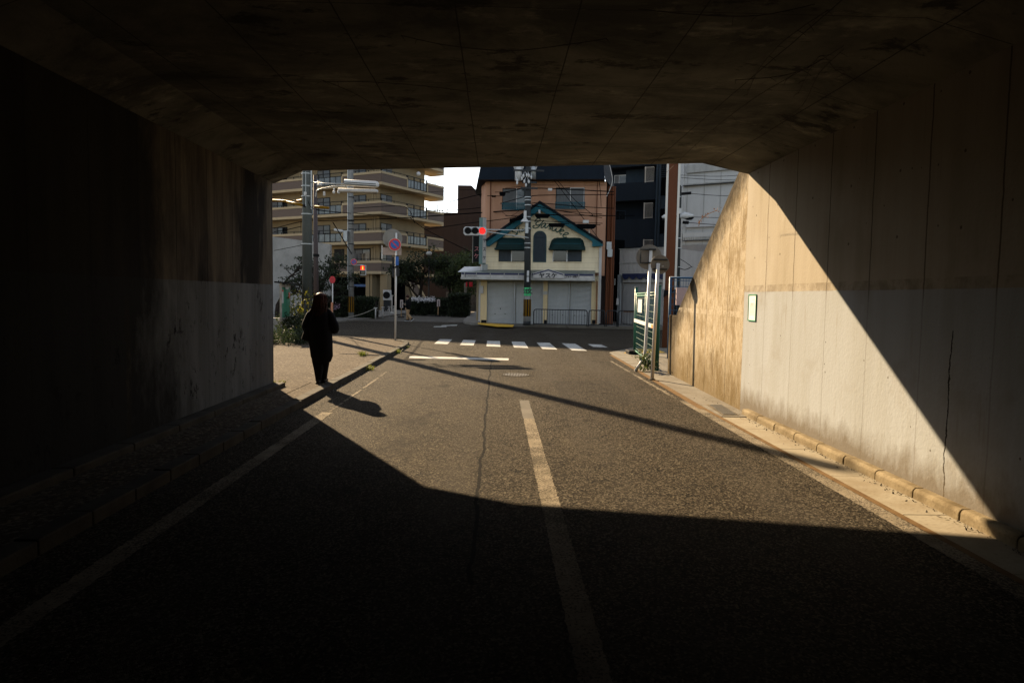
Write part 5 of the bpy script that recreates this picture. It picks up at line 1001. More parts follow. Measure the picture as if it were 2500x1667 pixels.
for px, x0, x1, y0, y1, mt, lab in ((1267, 1257, 1275, 400, 441, 'whiteplastic', 'pale grey transformer can on the left of the dark pole'), (1302, 1294, 1309, 396, 437, 'steel', 'blue-grey transformer can on the right of the dark pole')):
    a = v(x0, y1, Yp); b = v(x1, y0, Yp); r_ = (b.x - a.x) / 2; c = Vector(((a.x + b.x) / 2, Yp, a.z)); t = thing('transformer', lab, 'transformer', c, 'pole-top transformers')
    MB().tube([c, Vector((c.x, Yp, b.z))], r_, 20).build('can', mt, t, True); MB().tube([Vector((c.x, Yp, b.z)), Vector((c.x, Yp, b.z + .06))], r_ * 1.08, 20).build('lid', mt, t, True)
    m = MB()
    for k in (-1, 1): m.ball((c.x + k * r_ * 1.1, Yp - .1, b.z - .2), .07, 8, (1, 1, 1.4)); m.tube([(c.x + k * r_ * 1.1, Yp - .1, b.z - .3), (c.x + k * r_ * .8, Yp, b.z - .45)], .03, 5)
    m.build('bushing', 'whiteplastic', t, True); MB().box(c.x - .06, q.x if False else c.x + .06, Yp - .06, Yp + .3, a.z + .2, a.z + .3).build('bracket', 'darksteel', t)
m = MB(); rnd = random.Random(8)
for px, py in ((1262.5, 447), (1280, 443), (1291, 444), (1278, 430), (1286, 428), (1291, 429), (1284, 452), (1263, 441), (1274, 436), (1297, 433)):
    c = v(px, py, Yp - .25); m.ball(c, .075, 8, (.8, .8, 1.5)); m.tube([c, c + Vector((rnd.uniform(-.1, .1), .1, .25))], .02, 5)
ins = m.build('insulators', 'whiteplastic', cp, True)
m = MB(); z = v(1289, 461, Yp).z; m.box(q.x - .5, q.x + .45, Yp - .24, Yp - .14, z - .05, z + .05); z = v(1289, 449, Yp).z; m.box(q.x - .4, q.x + .4, Yp - .24, Yp - .16, z, z + .09); z = v(1289, 420, Yp).z; m.box(q.x - .9, q.x + .8, Yp - .22, Yp - .14, z, z + .09); m.build('crossarm', 'darksteel', cp)
a = v(1280, 540, Yp - .35); t = thing('pole_lamp', 'white lamp bracket with angled hood on the left of the dark pole', 'lamp', a)
MB().box(v(1278, 540, Yp).x, v(1284.5, 540, Yp).x, Yp - .45, Yp - .2, v(1280, 540, Yp).z, v(1280, 517, Yp).z).build('box', 'whiteplastic', t, bevel=.02)
a = v(1270, 543, Yp); b = v(1290, 537, Yp); m = MB(); m.add([(a.x, Yp - .5, a.z), (b.x, Yp - .5, a.z - .02), (b.x, Yp - .05, a.z - .02), (a.x, Yp - .05, a.z), (a.x + .18, Yp - .4, a.z + .2), (b.x - .1, Yp - .4, a.z + .16), (b.x - .1, Yp - .1, a.z + .16), (a.x + .18, Yp - .1, a.z + .2)], [(0, 3, 2, 1), (4, 5, 6, 7), (0, 1, 5, 4), (1, 2, 6, 5), (2, 3, 7, 6), (3, 0, 4, 7)]); m.build('hood', 'whiteplastic', t)
MB().box(v(1282, 560, Yp).x, v(1289, 560, Yp).x, Yp - .42, Yp - .2, v(1285, 571, Yp).z, v(1285, 546, Yp).z).build('control_box', 'steel', t)
# ------------------------------------------------------------------ red traffic light on its arm
Yt = Yp - .9; c = [v(px, 564, Yt) for px in (1142.5, 1160, 1177.6)]; d_ = c[2] - c[1]; t = thing('traffic_light', 'horizontal three-lamp traffic light showing red, hung left of the dark pole', 'traffic light', c[1])
m = MB(); hw = v(1188, 564, Yt).x - c[1].x; hh = (v(1160, 553, Yt).z - v(1160, 574, Yt).z) / 2; pts = []
def scal(r0):
    return [(c_.x + r0 * math.cos(a), c_.z + r0 * math.sin(a)) for c_ in c for a in []]
out = []
for i, c_ in enumerate(c):
    lo, hi = (0, PI) if i else (0, PI)
    out += [(c_.x + hh * 1.0 * math.cos(a), c_.z + hh * (1.0 if abs(math.sin(a)) < .98 else 1.0) * math.sin(a)) for a in [PI - PI * k / 12 for k in range(13)]] if i == 0 else []
prof = [(c[0].x - d_.x * .62 + .0, c[0].z - hh * .55), (c[0].x - d_.x * .62, c[0].z + hh * .55), (c[0].x - d_.x * .4, c[0].z + hh), (c[0].x + d_.x * .4, c[0].z + hh), (c[0].x + d_.x * .5, c[0].z + hh * .93), (c[1].x - d_.x * .4, c[0].z + hh), (c[1].x + d_.x * .4, c[0].z + hh), (c[1].x + d_.x * .5, c[0].z + hh * .93), (c[2].x - d_.x * .4, c[0].z + hh), (c[2].x + d_.x * .4, c[0].z + hh), (c[2].x + d_.x * .62, c[0].z + hh * .55)]
prof += [(x, 2 * c[0].z - z) for x, z in prof[:0:-1]]
MB().prism(prof, Yt, Yt + .22, 'y').build('housing', 'whiteplastic', t, bevel=.02)
for k, c_ in enumerate(c):
    rl = .17; lens = MB().disc(c_ + Vector((0, .0, 0)), (0, -1, 0), rl, .02, 28).build('lens', ('red_on' if k == 2 else 'lens_off'), t)
    m = MB(); vs = []; n_ = 20
    for yy, kk in ((Yt - .005, 1), (Yt - .26, .96)):
        for i in range(n_ + 1): an = R(-25 + 230 * i / n_); vs.append((c_.x + (rl + .02) * kk * math.cos(an), yy, c_.z + (rl + .02) * kk * math.sin(an)))
    m.add(vs, [(i, i + 1, n_ + 2 + i, n_ + 1 + i) for i in range(n_)]); hd = m.build('hood', 'darksteel' if k < 2 else 'fascia', t, True); so = hd.modifiers.new('thick', 'SOLIDIFY'); so.thickness = .012
m = MB()
for y0, y1 in ((560, 563), (565, 581)): m.tube([Vector((v(1188, y0, Yt).x, Yt + .12, v(1188, y0, Yt).z)), Vector((q.x, Yp - .15, v(1284, y1, Yp).z))], .03, 6)
m.build('arm', 'steel', t)
# ------------------------------------------------------------------ dark pipe fences on the kerb
def fence(x0, x1, lab, end=True):
    a = ff(x0, 794, -1.45)[0]; b = ff(x1, 794, -1.45)[0]; p = SP.M @ Vector((a, -1.45, .12)); t = thing('pipe_fence', lab, 'fence', p, 'pipe fences along the far kerb'); ht = .92; r_ = .028; D_ = -1.45
    q_ = [(a, D_, .13), (a, D_, .9), (a + .04, D_, .98), (a + .12, D_, 1.02), (b - .12, D_, 1.02), (b - .04, D_, .98), (b, D_, .9), (b, D_, .13)]
    MB(SP.M).tube(q_, r_, 8).build('frame', 'darksteel', t, True); m = MB(SP.M); n_ = max(3, int((b - a) / .145))
    for i in range(1, n_): u = a + (b - a) * i / n_; m.tube([(u, D_, .22), (u, D_, 1.02)], .011, 5, False)
    m.tube([(a, D_, .22), (b, D_, .22)], .016, 6); m.build('bars', 'darksteel', t); return t
fence(1302.5, 1433, 'longest dark pipe fence, before the two right-hand shutters'); fence(1437, 1476, 'short dark pipe fence at the right corner of the cream shop'); fence(1480, 1506, 'dark pipe fence before the unlit gap beside the shop'); fence(1509, 1580, 'dark pipe fence before the small corrugated shop')
# ------------------------------------------------------------------ midnight-blue apartments, corrugated shop, pale warehouse
BP = Plane(v(1486, 700, 55).xy.to_3d(), v(1660, 700, 52.5).xy.to_3d()); bf_ = BP.f
bb = thing('blue_building', 'midnight blue apartment building with deep balconies right of the orange building', 'building', BP.o)
def bbox(name, mat, x0, y0, x1, y1, d0, d1, root=bb, ref=None):
    ref = d0 if ref is None else ref; a = bf_(x0, y0, ref); b = bf_(x1, y1, ref)
    return MB(BP.M).box(min(a[0], b[0]), max(a[0], b[0]), d0, d1, min(a[1], b[1]), max(a[1], b[1])).build(name, mat, root)
zT = 17.0
a0 = bf_(1482, 600, 1.3)[0]; a1 = bf_(1655, 600, 1.3)[0]
MB(BP.M).box(a0, a1, 1.3, 12, .1, zT).build('wall', 'bluebldg', bb)
aR = bf_(1597, 600, 0)[0]
for y0, y1, yb in ((449, 487, 496), (537, 603, 612), (340, 403, 407)):
    a = bf_(1486, y0, 0); b = bf_(1598, y1, 0); p_ = MB(BP.M).box(a[0] - 3, aR, 0, .12, b[1], a[1]).build('balcony_parapet', 'bluebldg', bb); MB(BP.M).box(a[0] - 3, aR, .12, 1.3, b[1], b[1] + .15).build('slab', 'bluebldg', p_)
for x0, x1, y0, y1 in ((1574, 1597, 406, 446), (1571, 1594, 494, 534), (1570, 1594, 584, 604)):     # white barred screens
    a = bf_(x0, y1, -.02); b = bf_(x1, y0, -.02); m = MB(BP.M); m.box(a[0], a[0] + .07, -.05, .02, a[1], b[1])
    for z in (a[1] + .05, b[1] - .07): m.box(a[0], b[0], -.04, .0, z, z + .035)
    for i in range(8): u = a[0] + .12 + (b[0] - a[0] - .12) * i / 7; m.box(u - .007, u + .007, -.03, -.01, a[1] + .05, b[1] - .05)
    m.build('barred_screen', 'palegrime', bb)
for x0, x1, y0, y1, dk in ((1500, 1529, 428.5, 450, 0), (1503, 1527, 515, 536, 1)):
    f_ = bbox('window', 'whiteplastic' if not dk else 'bluelight', x0, y0, x1, y1, 1.24, 1.29, ref=1.24)
    bbox('pane', 'curtain' if not dk else 'panedark', x0 + 1, y0 + 1.2, x0 + (x1 - x0) * .36, y1, 1.22, 1.239, f_); bbox('pane', 'pane' if not dk else 'panedark', x0 + (x1 - x0) * .42, y0 + 1.2, x1 - 1.6, y1, 1.22, 1.239, f_)
bbox('upper_wall', 'bluelight', 1529, 400, 1572, 449, 1.2, 1.29)
m = MB(BP.M)
for px in (1600, 1606.5): u = bf_(px, 600, -.1)[0]; m.tube([(u, -.1, 3), (u, -.1, zT)], .09, 8)
m.build('downpipe', 'bluelight', bb)
MB(BP.M).box(aR, bf_(1655, 600, .4)[0], .4, 1.3, .1, zT).build('stair_tower', 'bluelight', bb)
for y0, y1 in ((434, 476), (510, 570)): bbox('tower_opening', 'voidm', 1608, y0, 1647, y1, .37, .399)
m = MB(BP.M)
for i in range(9): z = bf_(1620, 430, .35)[1] + .0 + i * .16; a = bf_(1609, 430, .35)[0]; m.box(a, a + 1.1, .33, .36, z, z + .05)
m.build('louvre', 'voidm', bb)
# small corrugated shop
CP = Plane(v(1512, 790, 42.5).xy.to_3d(), v(1660, 795, 39.8).xy.to_3d()); cf = CP.f
cs = thing('corrugated_shop', 'small low shop clad in corrugated tin with a scalloped dark awning', 'shop', CP.o)
a = cf(1511.5, 668, 0); b = cf(1648, 609, 0); zt = cf(1512, 609.5, 0)[1]; zb = cf(1512, 671, 0)[1]; m = MB(CP.M); vs = []; n_ = int((b[0] - a[0]) / .045)
for i in range(n_ + 1):
    u = a[0] + (b[0] - a[0]) * i / n_; d = -.02 if i % 2 else .02
    vs += [(u, d, zb), (u, d, zt)]
m.add(vs, [(2 * i, 2 * i + 2, 2 * i + 3, 2 * i + 1) for i in range(n_)]); m.build('corrugated_front', 'corr', cs)
MB(CP.M).box(a[0], b[0], .06, 7, .1, zt - .03).build('wall', 'corr', cs); m = MB(CP.M); m.box(a[0] - .05, b[0], -.08, .05, zb - .1, zb).box(a[0] - .02, b[0], -.06, .1, zt, zt + .05); zz_ = cf(1520, 643, 0)[1]; m.box(a[0], b[0], -.035, -.021, zz_ - .02, zz_ + .02); m.build('trim', 'palegrime', cs)
m = MB(CP.M); u0 = cf(1519, 680, -.5)[0]; zs = cf(1530, 674, -.5)[1]; k = 0; m2 = MB(CP.M)
zlo = cf(1530, 682.5, -.5)[1]; wsc = cf(1538, 680, -.5)[0] - cf(1521, 680, -.5)[0]
for k in range(7):
    ua = u0 + k * wsc; pts = [(ua, zs + .12), (ua, zs)] + [(ua + wsc * j / 8, zs - (zs - zlo) * math.sin(PI * j / 8) ** .7) for j in range(1, 8)] + [(ua + wsc, zs), (ua + wsc, zs + .12)]
    m.prism(pts, -.50, -.48, 'y')
m.box(u0, u0 + 7 * wsc, -.5, .0, zs + .12, zs + .15); m.build('scalloped_awning', 'navy', cs)
zt2 = cf(1530, 681, -.02)[1]
MB(CP.M).box(cf(1520, 690, -.3)[0], b[0], -.3, -.02, cf(1530, 689, -.3)[1], zt2 + .25).build('shutter_box', 'fascia', cs)
sa = cf(1521, 794, .02); sb = cf(1648, 689, .02); m = MB(CP.M); n_ = 40; vs = []
for i in range(n_):
    z = .14 + (sb[1] - .14) * i / n_; h = (sb[1] - .14) / n_
    for zz_, d in ((z, -.05), (z + h * .3, -.075), (z + h * .8, -.075)): vs += [(sa[0], d, zz_), (b[0], d, zz_)]
m.add(vs, [(2 * i, 2 * i + 1, 2 * i + 3, 2 * i + 2) for i in range(len(vs) // 2 - 1)]); s_ = m.build('shutter', 'fascia', cs)
a = cf(1522, 762, -.09); b2 = cf(1547, 758, -.09); MB(CP.M).box(a[0], b2[0], -.086, -.077, a[1], b2[1]).build('rust_streak', 'rust', s_)
m = MB(CP.M)
for px in (1509, 1512, 1515.5): u = cf(px, 700, -.1)[0]; m.tube([(u, -.1, .1), (u, -.1, zb)], .05, 8)
m.build('downpipe', 'steel', cs); MB(CP.M).box(cf(1499.5, 700, -.3)[0], cf(1501, 700, -.3)[0], -.3, -.25, cf(1500, 696, -.3)[1], cf(1500, 680, -.3)[1]).build('bracket', 'palegrime', cs)
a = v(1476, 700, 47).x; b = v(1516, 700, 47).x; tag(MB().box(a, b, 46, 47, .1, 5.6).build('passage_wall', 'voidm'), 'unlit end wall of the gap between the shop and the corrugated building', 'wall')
tag(MB().box(v(1504, 727, 42).x, v(1509, 727, 42).x, 41.8, 42.1, v(1505, 744, 42).z, v(1505, 728, 42).z).build('meter_box', 'fascia'), 'small grey meter box at the edge of the unlit gap', 'meter box')
# pale warehouse
WP = Plane(v(1654, 700, 47).xy.to_3d(), v(1850, 700, 44).xy.to_3d()); wf = WP.f
wh = thing('warehouse', 'pale grey panelled warehouse behind the sloping mossy wall', 'building', WP.o)
MB(WP.M).box(0, 14, .0, 10, .1, 16).build('wall', 'palewall', wh)
def wbox(name, mat, x0, y0, x1, y1, d0, d1, root=wh, M_=None):
    a = wf(x0, y0, d0); b = wf(x1, y1, d0); return MB(WP.M).box(a[0], b[0], d0, d1, b[1], a[1]).build(name, mat, root)
m = MB(WP.M)
for px in (1661, 1677, 1718, 1758): u = wf(px, 500, -.03)[0]; m.box(u - .015, u + .015, -.03, -.001, 5, 16)
m.build('panel_joint', 'palegrime', wh)
wbox('pilaster', 'palewall', 1655, 380, 1661, 700, -.12, -.002)
for y0, y1 in ((437, 453.5), (573, 587)):
    a = wf(1668, y1, -.2); b = wf(1850, y0, -.2); m = MB(WP.M); vs = []; n_ = 80
    for i in range(n_ + 1): u = a[0] + (b[0] - a[0]) * i / n_; d = -.22 + (.05 if i % 2 else 0); vs += [(u, d, a[1]), (u, d, b[1])]
    m.add(vs, [(2 * i, 2 * i + 2, 2 * i + 3, 2 * i + 1) for i in range(n_)]); p_ = m.build('corrugated_hood', 'palegrime', wh)
    MB(WP.M).box(a[0], b[0], -.16, -.002, a[1] + .1, b[1] - .02).build('backing', 'palegrime', p_); MB(WP.M).box(a[0], b[0], -.24, -.17, a[1] - .05, a[1] - .001).build('drip_edge', 'darksteel', p_)
wbox('ledge', 'whiteplastic', 1675, 543, 1850, 548, -.2, -.002); wbox('ledge', 'palewall', 1667, 569, 1850, 573, -.15, -.002)
a = wf(1660, 700, -.1); b = wf(1850, 593, -.1); m = MB(WP.M); vs = []; n_ = 170
for i in range(n_ + 1): u = a[0] + (b[0] - a[0]) * i / n_; d = -.1 + (.04 if i % 2 else 0); vs += [(u, d, .1), (u, d, b[1])]
m.add(vs, [(2 * i, 2 * i + 2, 2 * i + 3, 2 * i + 1) for i in range(n_)]); m.build('corrugated_base', 'corr', wh)
wbox('vent_box', 'palegrime', 1677, 403, 1850, 408, -.15, -.002)
# lamp pole on the right with two wing lamps
Yw = 36.0; q = Vector((v(1651, 780, Yw).x, Yw, .1)); lp = thing('utility_pole', 'dark pole with two pale wing lamps right of the brown sign tower', 'utility pole', q); tp = v(1658.3, 452, Yw)
MB().tube([q, tp - Vector((0, 0, .1)), tp], [.16, .13, .07], 14).build('shaft', 'polechar', lp, True)
m = MB()
for py in (481, 582, 606, 652): p = v(1656, py, Yw); m.tube([p - Vector((0, 0, .02)), p + Vector((0, 0, .02))], .155, 14)
m.build('band', 'steel', lp)
a = v(1660, 474, Yw); b = v(1687, 471.5, Yw); MB().tube([a, b], .075, 10).tube([v(1646, 463, Yw), v(1651, 470, Yw)], .03, 6).tube([v(1667, 543, Yw - .2), v(1681, 544, Yw - .2)], .08, 8).build('insulator_arm', 'black', lp)
a = v(1652.5, 523, Yw); MB().box(a.x - .0, v(1660.5, 523, Yw).x, Yw - .22, Yw - .15, a.z, v(1655, 509.5, Yw).z).build('plate', 'whiteplastic', lp)
for sgn, pts, lab in ((1, [(1659, 533, .03), (1664, 528, .14), (1671, 526, .19), (1679, 526.5, .15), (1688, 526.5, .09), (1694, 525, .03)], ''), (-1, [(1652, 533, .03), (1647, 528, .14), (1640, 526, .19), (1632, 527, .15), (1622, 530, .12), (1616, 530, .04)], '')):
    m = MB(); m.tube([v(x, y, Yw - .15) for x, y, r_ in pts], [r_ for _, _, r_ in pts], 12); w_ = m.build('wing_lamp', 'whiteplastic', lp, True)
    m = MB(); s0 = [v(x, y + 6.5, Yw - .14) for x, y, r_ in pts[2:]]; m.tube(s0, [.05, .1, .09, .02], 10); m.build('lamp_underside', 'black', w_, True)
MB().ball(v(1655.5, 532, Yw - .15), .12, 8).build('lamp_hub', 'darksteel', lp, True)
# ------------------------------------------------------------------ overhead cables and their black splice boxes
def cable(pts, r, lab, sag=0):
    q_ = [v(*p) for p in pts]
    if len(q_) == 2: md = q_[0].lerp(q_[1], .5); md.z -= sag; q_ = [q_[0], md, q_[1]]
    m = MB().tube(smooth_pts(q_, 6), r, 5); return tag(m.build('overhead_cable', 'cable'), lab, 'cable', 'overhead cables')
Lc = 'thin black overhead cable strung across the front of the buildings'
Y1 = Yp + .05
for p, r_ in (([(1035, 529, 44), (1150, 521, 42), (1278, 513, Y1)], .035), ([(1035, 516, 44), (1170, 507.7, 42), (1280, 481, Y1)], .022), ([(1035, 561, 45), (1143, 545.5, 41), (1243, 533, 39.2), (1281, 521, Y1)], .022),
              ([(1095, 494, 44), (1173, 475, 41.5), (1240, 468, 40), (1280, 459, Y1)], .025), ([(1297, 459.5, Y1), (1350, 461, 39), (1499, 468.5, 38)], .03), ([(1297, 482, Y1), (1319, 477, Y1), (1499, 475, 38)], .025), ([(1297, 497, Y1), (1319, 496, Y1), (1420, 505, 38.5), (1499, 509, 38)], .022),
              ([(1297, 524, Y1), (1400, 526, 38), (1550, 527, 37)], .028), ([(1297, 538, Y1), (1342, 541, 39), (1471, 545.5, 38.4)], .02), ([(1353, 441, 39), (1410, 515, 38.8), (1465, 587.6, 38.7)], .018), ([(1361, 441, 39), (1405, 490, 38.7), (1450, 527, 38.5)], .018), ([(1462, 438, 38.4), (1466, 470, 38.4), (1467.5, 505, 38.4)], .018),
              ([(1297, 500, Y1), (1360, 514, 38.8), (1470, 523, 38.4)], .02), ([(1297, 502, Y1), (1400, 521, 38.6), (1470, 532, 38.4)], .018),
              ([(863, 509, Yc), (972, 503, Yc), (1000, 515, 44), (1012, 545, 44)], .022), ([(778, 539.4, 46), (880, 537, 45), (969, 533, 44), (1060, 527.5, 44)], .03), ([(863.6, 520, Yc), (930, 527, 44), (969, 531.5, 44)], .02), ([(1000, 531, 44), (1042, 562, 44), (1152, 617, 41)], .022),
              ([(812.6, 542.6, 40), (835, 580, 42), (859, 621, Yc)], .03), ([(669, 558, 36), (742, 540, 34), (778, 539, 46)], .02), ([(669, 566, 36), (700, 561, 34), (735, 553, 30)], .018), ([(669, 612, 38), (730, 600, 34), (748, 594, 27)], .014), ([(772, 512, 26.4), (800, 516, 30), (856, 521, Yc)], .022), ([(752, 490, 26.3), (757, 503, 26.2), (766, 511, 26.3)], .012),
              ([(863, 470, Yc), (960, 474, 44), (1100, 466, 46)], .012), ([(863, 520, Yc), (900, 523, 45), (1060, 520, 46)], .012),
              ([(1662, 428, 40), (1850, 425, 40)], .014), ([(1662, 434, 40), (1850, 436, 40)], .014), ([(1687, 473, Yw), (1850, 474, 36)], .014), ([(1681, 544, Yw), (1850, 545, 36)], .018), ([(1690, 530, Yw), (1850, 523, 36)], .014), ([(1659, 655, Yw), (1688, 652, 36)], .02), ([(1660, 632, Yw), (1673, 640, 36), (1690, 652, 35)], .014), ([(1120, 464, 46), (1200, 462.5, 42), (1278, 455, Y1)], .012), ([(1297, 452, Y1), (1400, 453, 39), (1480, 452.5, 38)], .012),
              ([(1226, 518, 39.6), (1240, 527, 39.4), (1255, 524, 39.4), (1268, 514, Y1)], .010)): cable(p, r_, Lc, .1)
for x0, x1, y0, y1, Y_, lab in ((1219, 1234, 469, 478, 39.6, 'black splice box on the cable left of the dark pole, before the orange wall'), (1200, 1211, 478, 481, 39.8, 'small thin black box on a cable at the left of the orange wall'), (1306, 1342, 523, 532, 38.6, 'black splice box just right of the dark pole under the gable top'), (1339, 1379, 546, 554, 38.5, 'black splice box hanging before the painted gable lettering'), (1408, 1455, 548, 558, 38.3, 'black splice box hanging before the right gable slope'), (1244, 1277, 527, 544, 39.0, 'slanting black splice sleeve before the left gable slope')):
    a = v(x0, y1, Y_); b = v(x1, y0, Y_); m = MB(); k = .12 * (b.x - a.x); dz = b.z - a.z
    if x0 == 1244: m.prism([(a.x, a.z + .0), (b.x, a.z + dz * .55), (b.x, b.z), (a.x, a.z + dz * .5)], Y_ - .1, Y_ + .1, 'y')
    else: m.prism([(a.x + k, a.z), (b.x - k, a.z), (b.x, a.z + dz * .45), (b.x - k * .3, b.z), (a.x + k * .3, b.z), (a.x, a.z + dz * .6)], Y_ - .12, Y_ + .12, 'y')
    t = thing('splice_box', lab, 'cable box', a, 'black cable boxes'); m.build('case', 'cable', t); MB().tube([(a.x - .25, Y_, b.z - .02), (b.x + .25, Y_, b.z - .02)], .02, 5).build('strand', 'cable', t)
tag(MB().box(v(1338, 460, 39).x, v(1348, 460, 39).x, 38.95, 39.1, v(1340, 466, 39).z, v(1340, 460, 39).z).build('cable_tap', 'whiteplastic'), 'small white box on the cable right of the dark pole', 'cable box')
a = v(1423, 545, 38.6); b = v(1437, 538, 38.6); tag(MB().box(a.x, b.x, 38.5, 38.7, a.z, b.z).build('cable_tap', 'whiteplastic'), 'white box above the right-hand black splice box', 'cable box')
m = MB(); m.tube([v(1424, 559, 38.6), v(1437, 558, 38.6), v(1439, 569, 38.6)], .035, 6); tag(m.build('wall_bracket', 'whiteplastic'), 'white bent bracket below the right-hand black splice box', 'bracket')
# ------------------------------------------------------------------ people
def skin_mesh(name, joints, edges, parent, mat, root=0, sub=2):
    me = bpy.data.meshes.new('s'); me.from_pydata([j[0] for j in joints], edges, []); o = bpy.data.objects.new('s', me); COL.objects.link(o)
    sk = o.modifiers.new('s', 'SKIN'); sk.use_smooth_shade = True
    for i, j in enumerate(joints):
        r_ = j[1] if isinstance(j[1], tuple) else (j[1], j[1]); sv = me.skin_vertices[0].data[i]; sv.radius = r_; sv.use_root = (i == root)
    sb = o.modifiers.new('b', 'SUBSURF'); sb.levels = sub; sb.render_levels = sub
    dg = bpy.context.evaluated_depsgraph_get(); dg.update(); n_ = bpy.data.meshes.new_from_object(o.evaluated_get(dg)); bpy.data.objects.remove(o)
    n_.name = name; n_.materials.clear(); n_.materials.append(MT[mat]); n_.polygons.foreach_set('use_smooth', [True] * len(n_.polygons))
    p = bpy.data.objects.new(name, n_); COL.objects.link(p); p.parent = parent; return p
def chain(js, es, start, pts):
    k = start
    for p, r_ in pts: js.append((p, r_)); es.append((k, len(js) - 1)); k = len(js) - 1
    return k
def loft(rings, seg=28, wob=0.0, seed=0, cap=True):  # rings: (cx, cy, z, rx, ry)
    rn = random.Random(seed); m = MB(); vs = []; ph = [rn.uniform(0, 6.28) for _ in range(4)]
    for cx, cy, z, rx, ry in rings:
        for k in range(seg):
            a = 2 * PI * k / seg; f = 1 + wob * (math.sin(3 * a + ph[0] + z * 2) + .6 * math.sin(5 * a + ph[1] - z * 3) + .4 * math.sin(8 * a + ph[2])); vs.append((cx + rx * f * math.cos(a), cy + ry * f * math.sin(a), z))
    n_ = len(rings); m.add(vs, [(i * seg + k, i * seg + (k + 1) % seg, (i + 1) * seg + (k + 1) % seg, (i + 1) * seg + k) for i in range(n_ - 1) for k in range(seg)] + ([tuple(range(seg))[::-1], tuple((n_ - 1) * seg + k for k in range(seg))] if cap else [])); return m
def hand(js, es, w, d, side, r_=.008, s=1.0):
    """palm, four fingers of different length with a bend, thumb from the palm's side; d = finger direction, side = thumb side"""
    d = Vector(d).normalized(); side = Vector(side).normalized(); dn = d.cross(side).normalized(); W_ = Vector(js[w][0])
    js.append((tuple(W_ + d * .05 * s), (.032 * s, .016 * s))); es.append((w, len(js) - 1)); pm = len(js) - 1
    for i, L_ in enumerate((.068, .078, .072, .056)):
        b_ = W_ + d * .085 * s + side * (.027 - .018 * i) * s; js.append((tuple(b_), .0095 * s)); es.append((pm, len(js) - 1)); k = len(js) - 1
        chain(js, es, k, [(tuple(b_ + d * L_ * .5 * s + dn * .008), .0085 * s), (tuple(b_ + d * L_ * .85 * s + dn * .03 * s), .007 * s)])
    t_ = W_ + d * .03 * s + side * .034 * s; js.append((tuple(t_), .011 * s)); es.append((pm, len(js) - 1)); chain(js, es, len(js) - 1, [(tuple(t_ + d * .03 * s + side * .014 * s), .0095 * s), (tuple(t_ + d * .055 * s + side * .016 * s + dn * .012 * s), .008 * s)])
# woman seen from behind, walking away; local frame: x right, y ahead, z up
wp = g(783, 935, .087); wm = thing('person', 'woman in long black coat walking away, her loose dark hair edged by strands coloured as if sunlit', 'person', (0, 0, 0))
wm.rotation_euler = (0, 0, 0)
js = [((0, 0, .86), (.13, .10)), ((0, -.01, 1.05), (.125, .095)), ((0, -.01, 1.25), (.15, .10)), ((0, 0, 1.345), (.07, .06)), ((0, .02, 1.42), (.052, .052)), ((0, .03, 1.50), (.068, .078)), ((0, .03, 1.575), (.075, .088)), ((0, .02, 1.625), (.05, .06))]
es = [(i, i + 1) for i in range(7)]
k = chain(js, es, 5, [((0, .112, 1.505), .010)])                                   # nose
for s_ in (-1, 1): chain(js, es, 6, [((s_ * .078, .025, 1.53), .014)])              # ears
for s_ in (-1, 1):
    k = chain(js, es, 2, [((s_ * .145, -.01, 1.30), .05), ((s_ * .225, -.03, 1.08), .043), ((s_ * .155, .16, .985), .034), ((s_ * .085, .26, 1.04), .026)]); hand(js, es, k, (-s_ * .6, .55, .45), (0, .3, 1))
fl = ((-1, (-.06, -.03, .50), (-.03, -.05, .09), .02), (1, (.062, .06, .50), (.036, .11, .12), .0))
for s_, kn, an, _ in fl: chain(js, es, 0, [((s_ * .085, 0, .80), .085), (kn, .058), (an, .042), ((an[0] + .01 * s_, an[1] + .10, .035), .036), ((an[0] + .012 * s_, an[1] + .16, .03), .028)])
W = skin_mesh('body', js, es, wm, 'skin')
o_ = []
# coat: torso shell falling to below the knee
rings = [(.02, .0, .37, .12, .12), (.02, .0, .40, .16, .145), (.018, .0, .50, .198, .158), (.008, 0, .64, .205, .165), (-.005, 0, .80, .218, .17), (-.01, -.01, .95, .215, .165), (-.01, -.01, 1.08, .20, .16), (-.005, -.01, 1.20, .195, .155), (0, -.005, 1.29, .175, .14), (0, 0, 1.345, .135, .115), (0, .01, 1.385, .09, .08), (0, .015, 1.41, .072, .07)]
o_.append(loft(rings, 40, .022, 3).build('coat', 'blackcloth', wm, True))
for s_ in (-1, 1):
    m = MB(); m.tube(smooth_pts([(s_ * .11, -.01, 1.325), (s_ * .172, -.02, 1.25), (s_ * .222, -.03, 1.13), (s_ * .25, -.01, 1.035), (s_ * .23, .08, .98), (s_ * .17, .17, .98), (s_ * .10, .235, 1.02)], 4), [.066] * 4 + [.078] * 5 + [.084] * 8 + [.075] * 5 + [.06] * 3, 18); sl_ = m.build('sleeve', 'blackcloth', wm, True); o_.append(sl_)
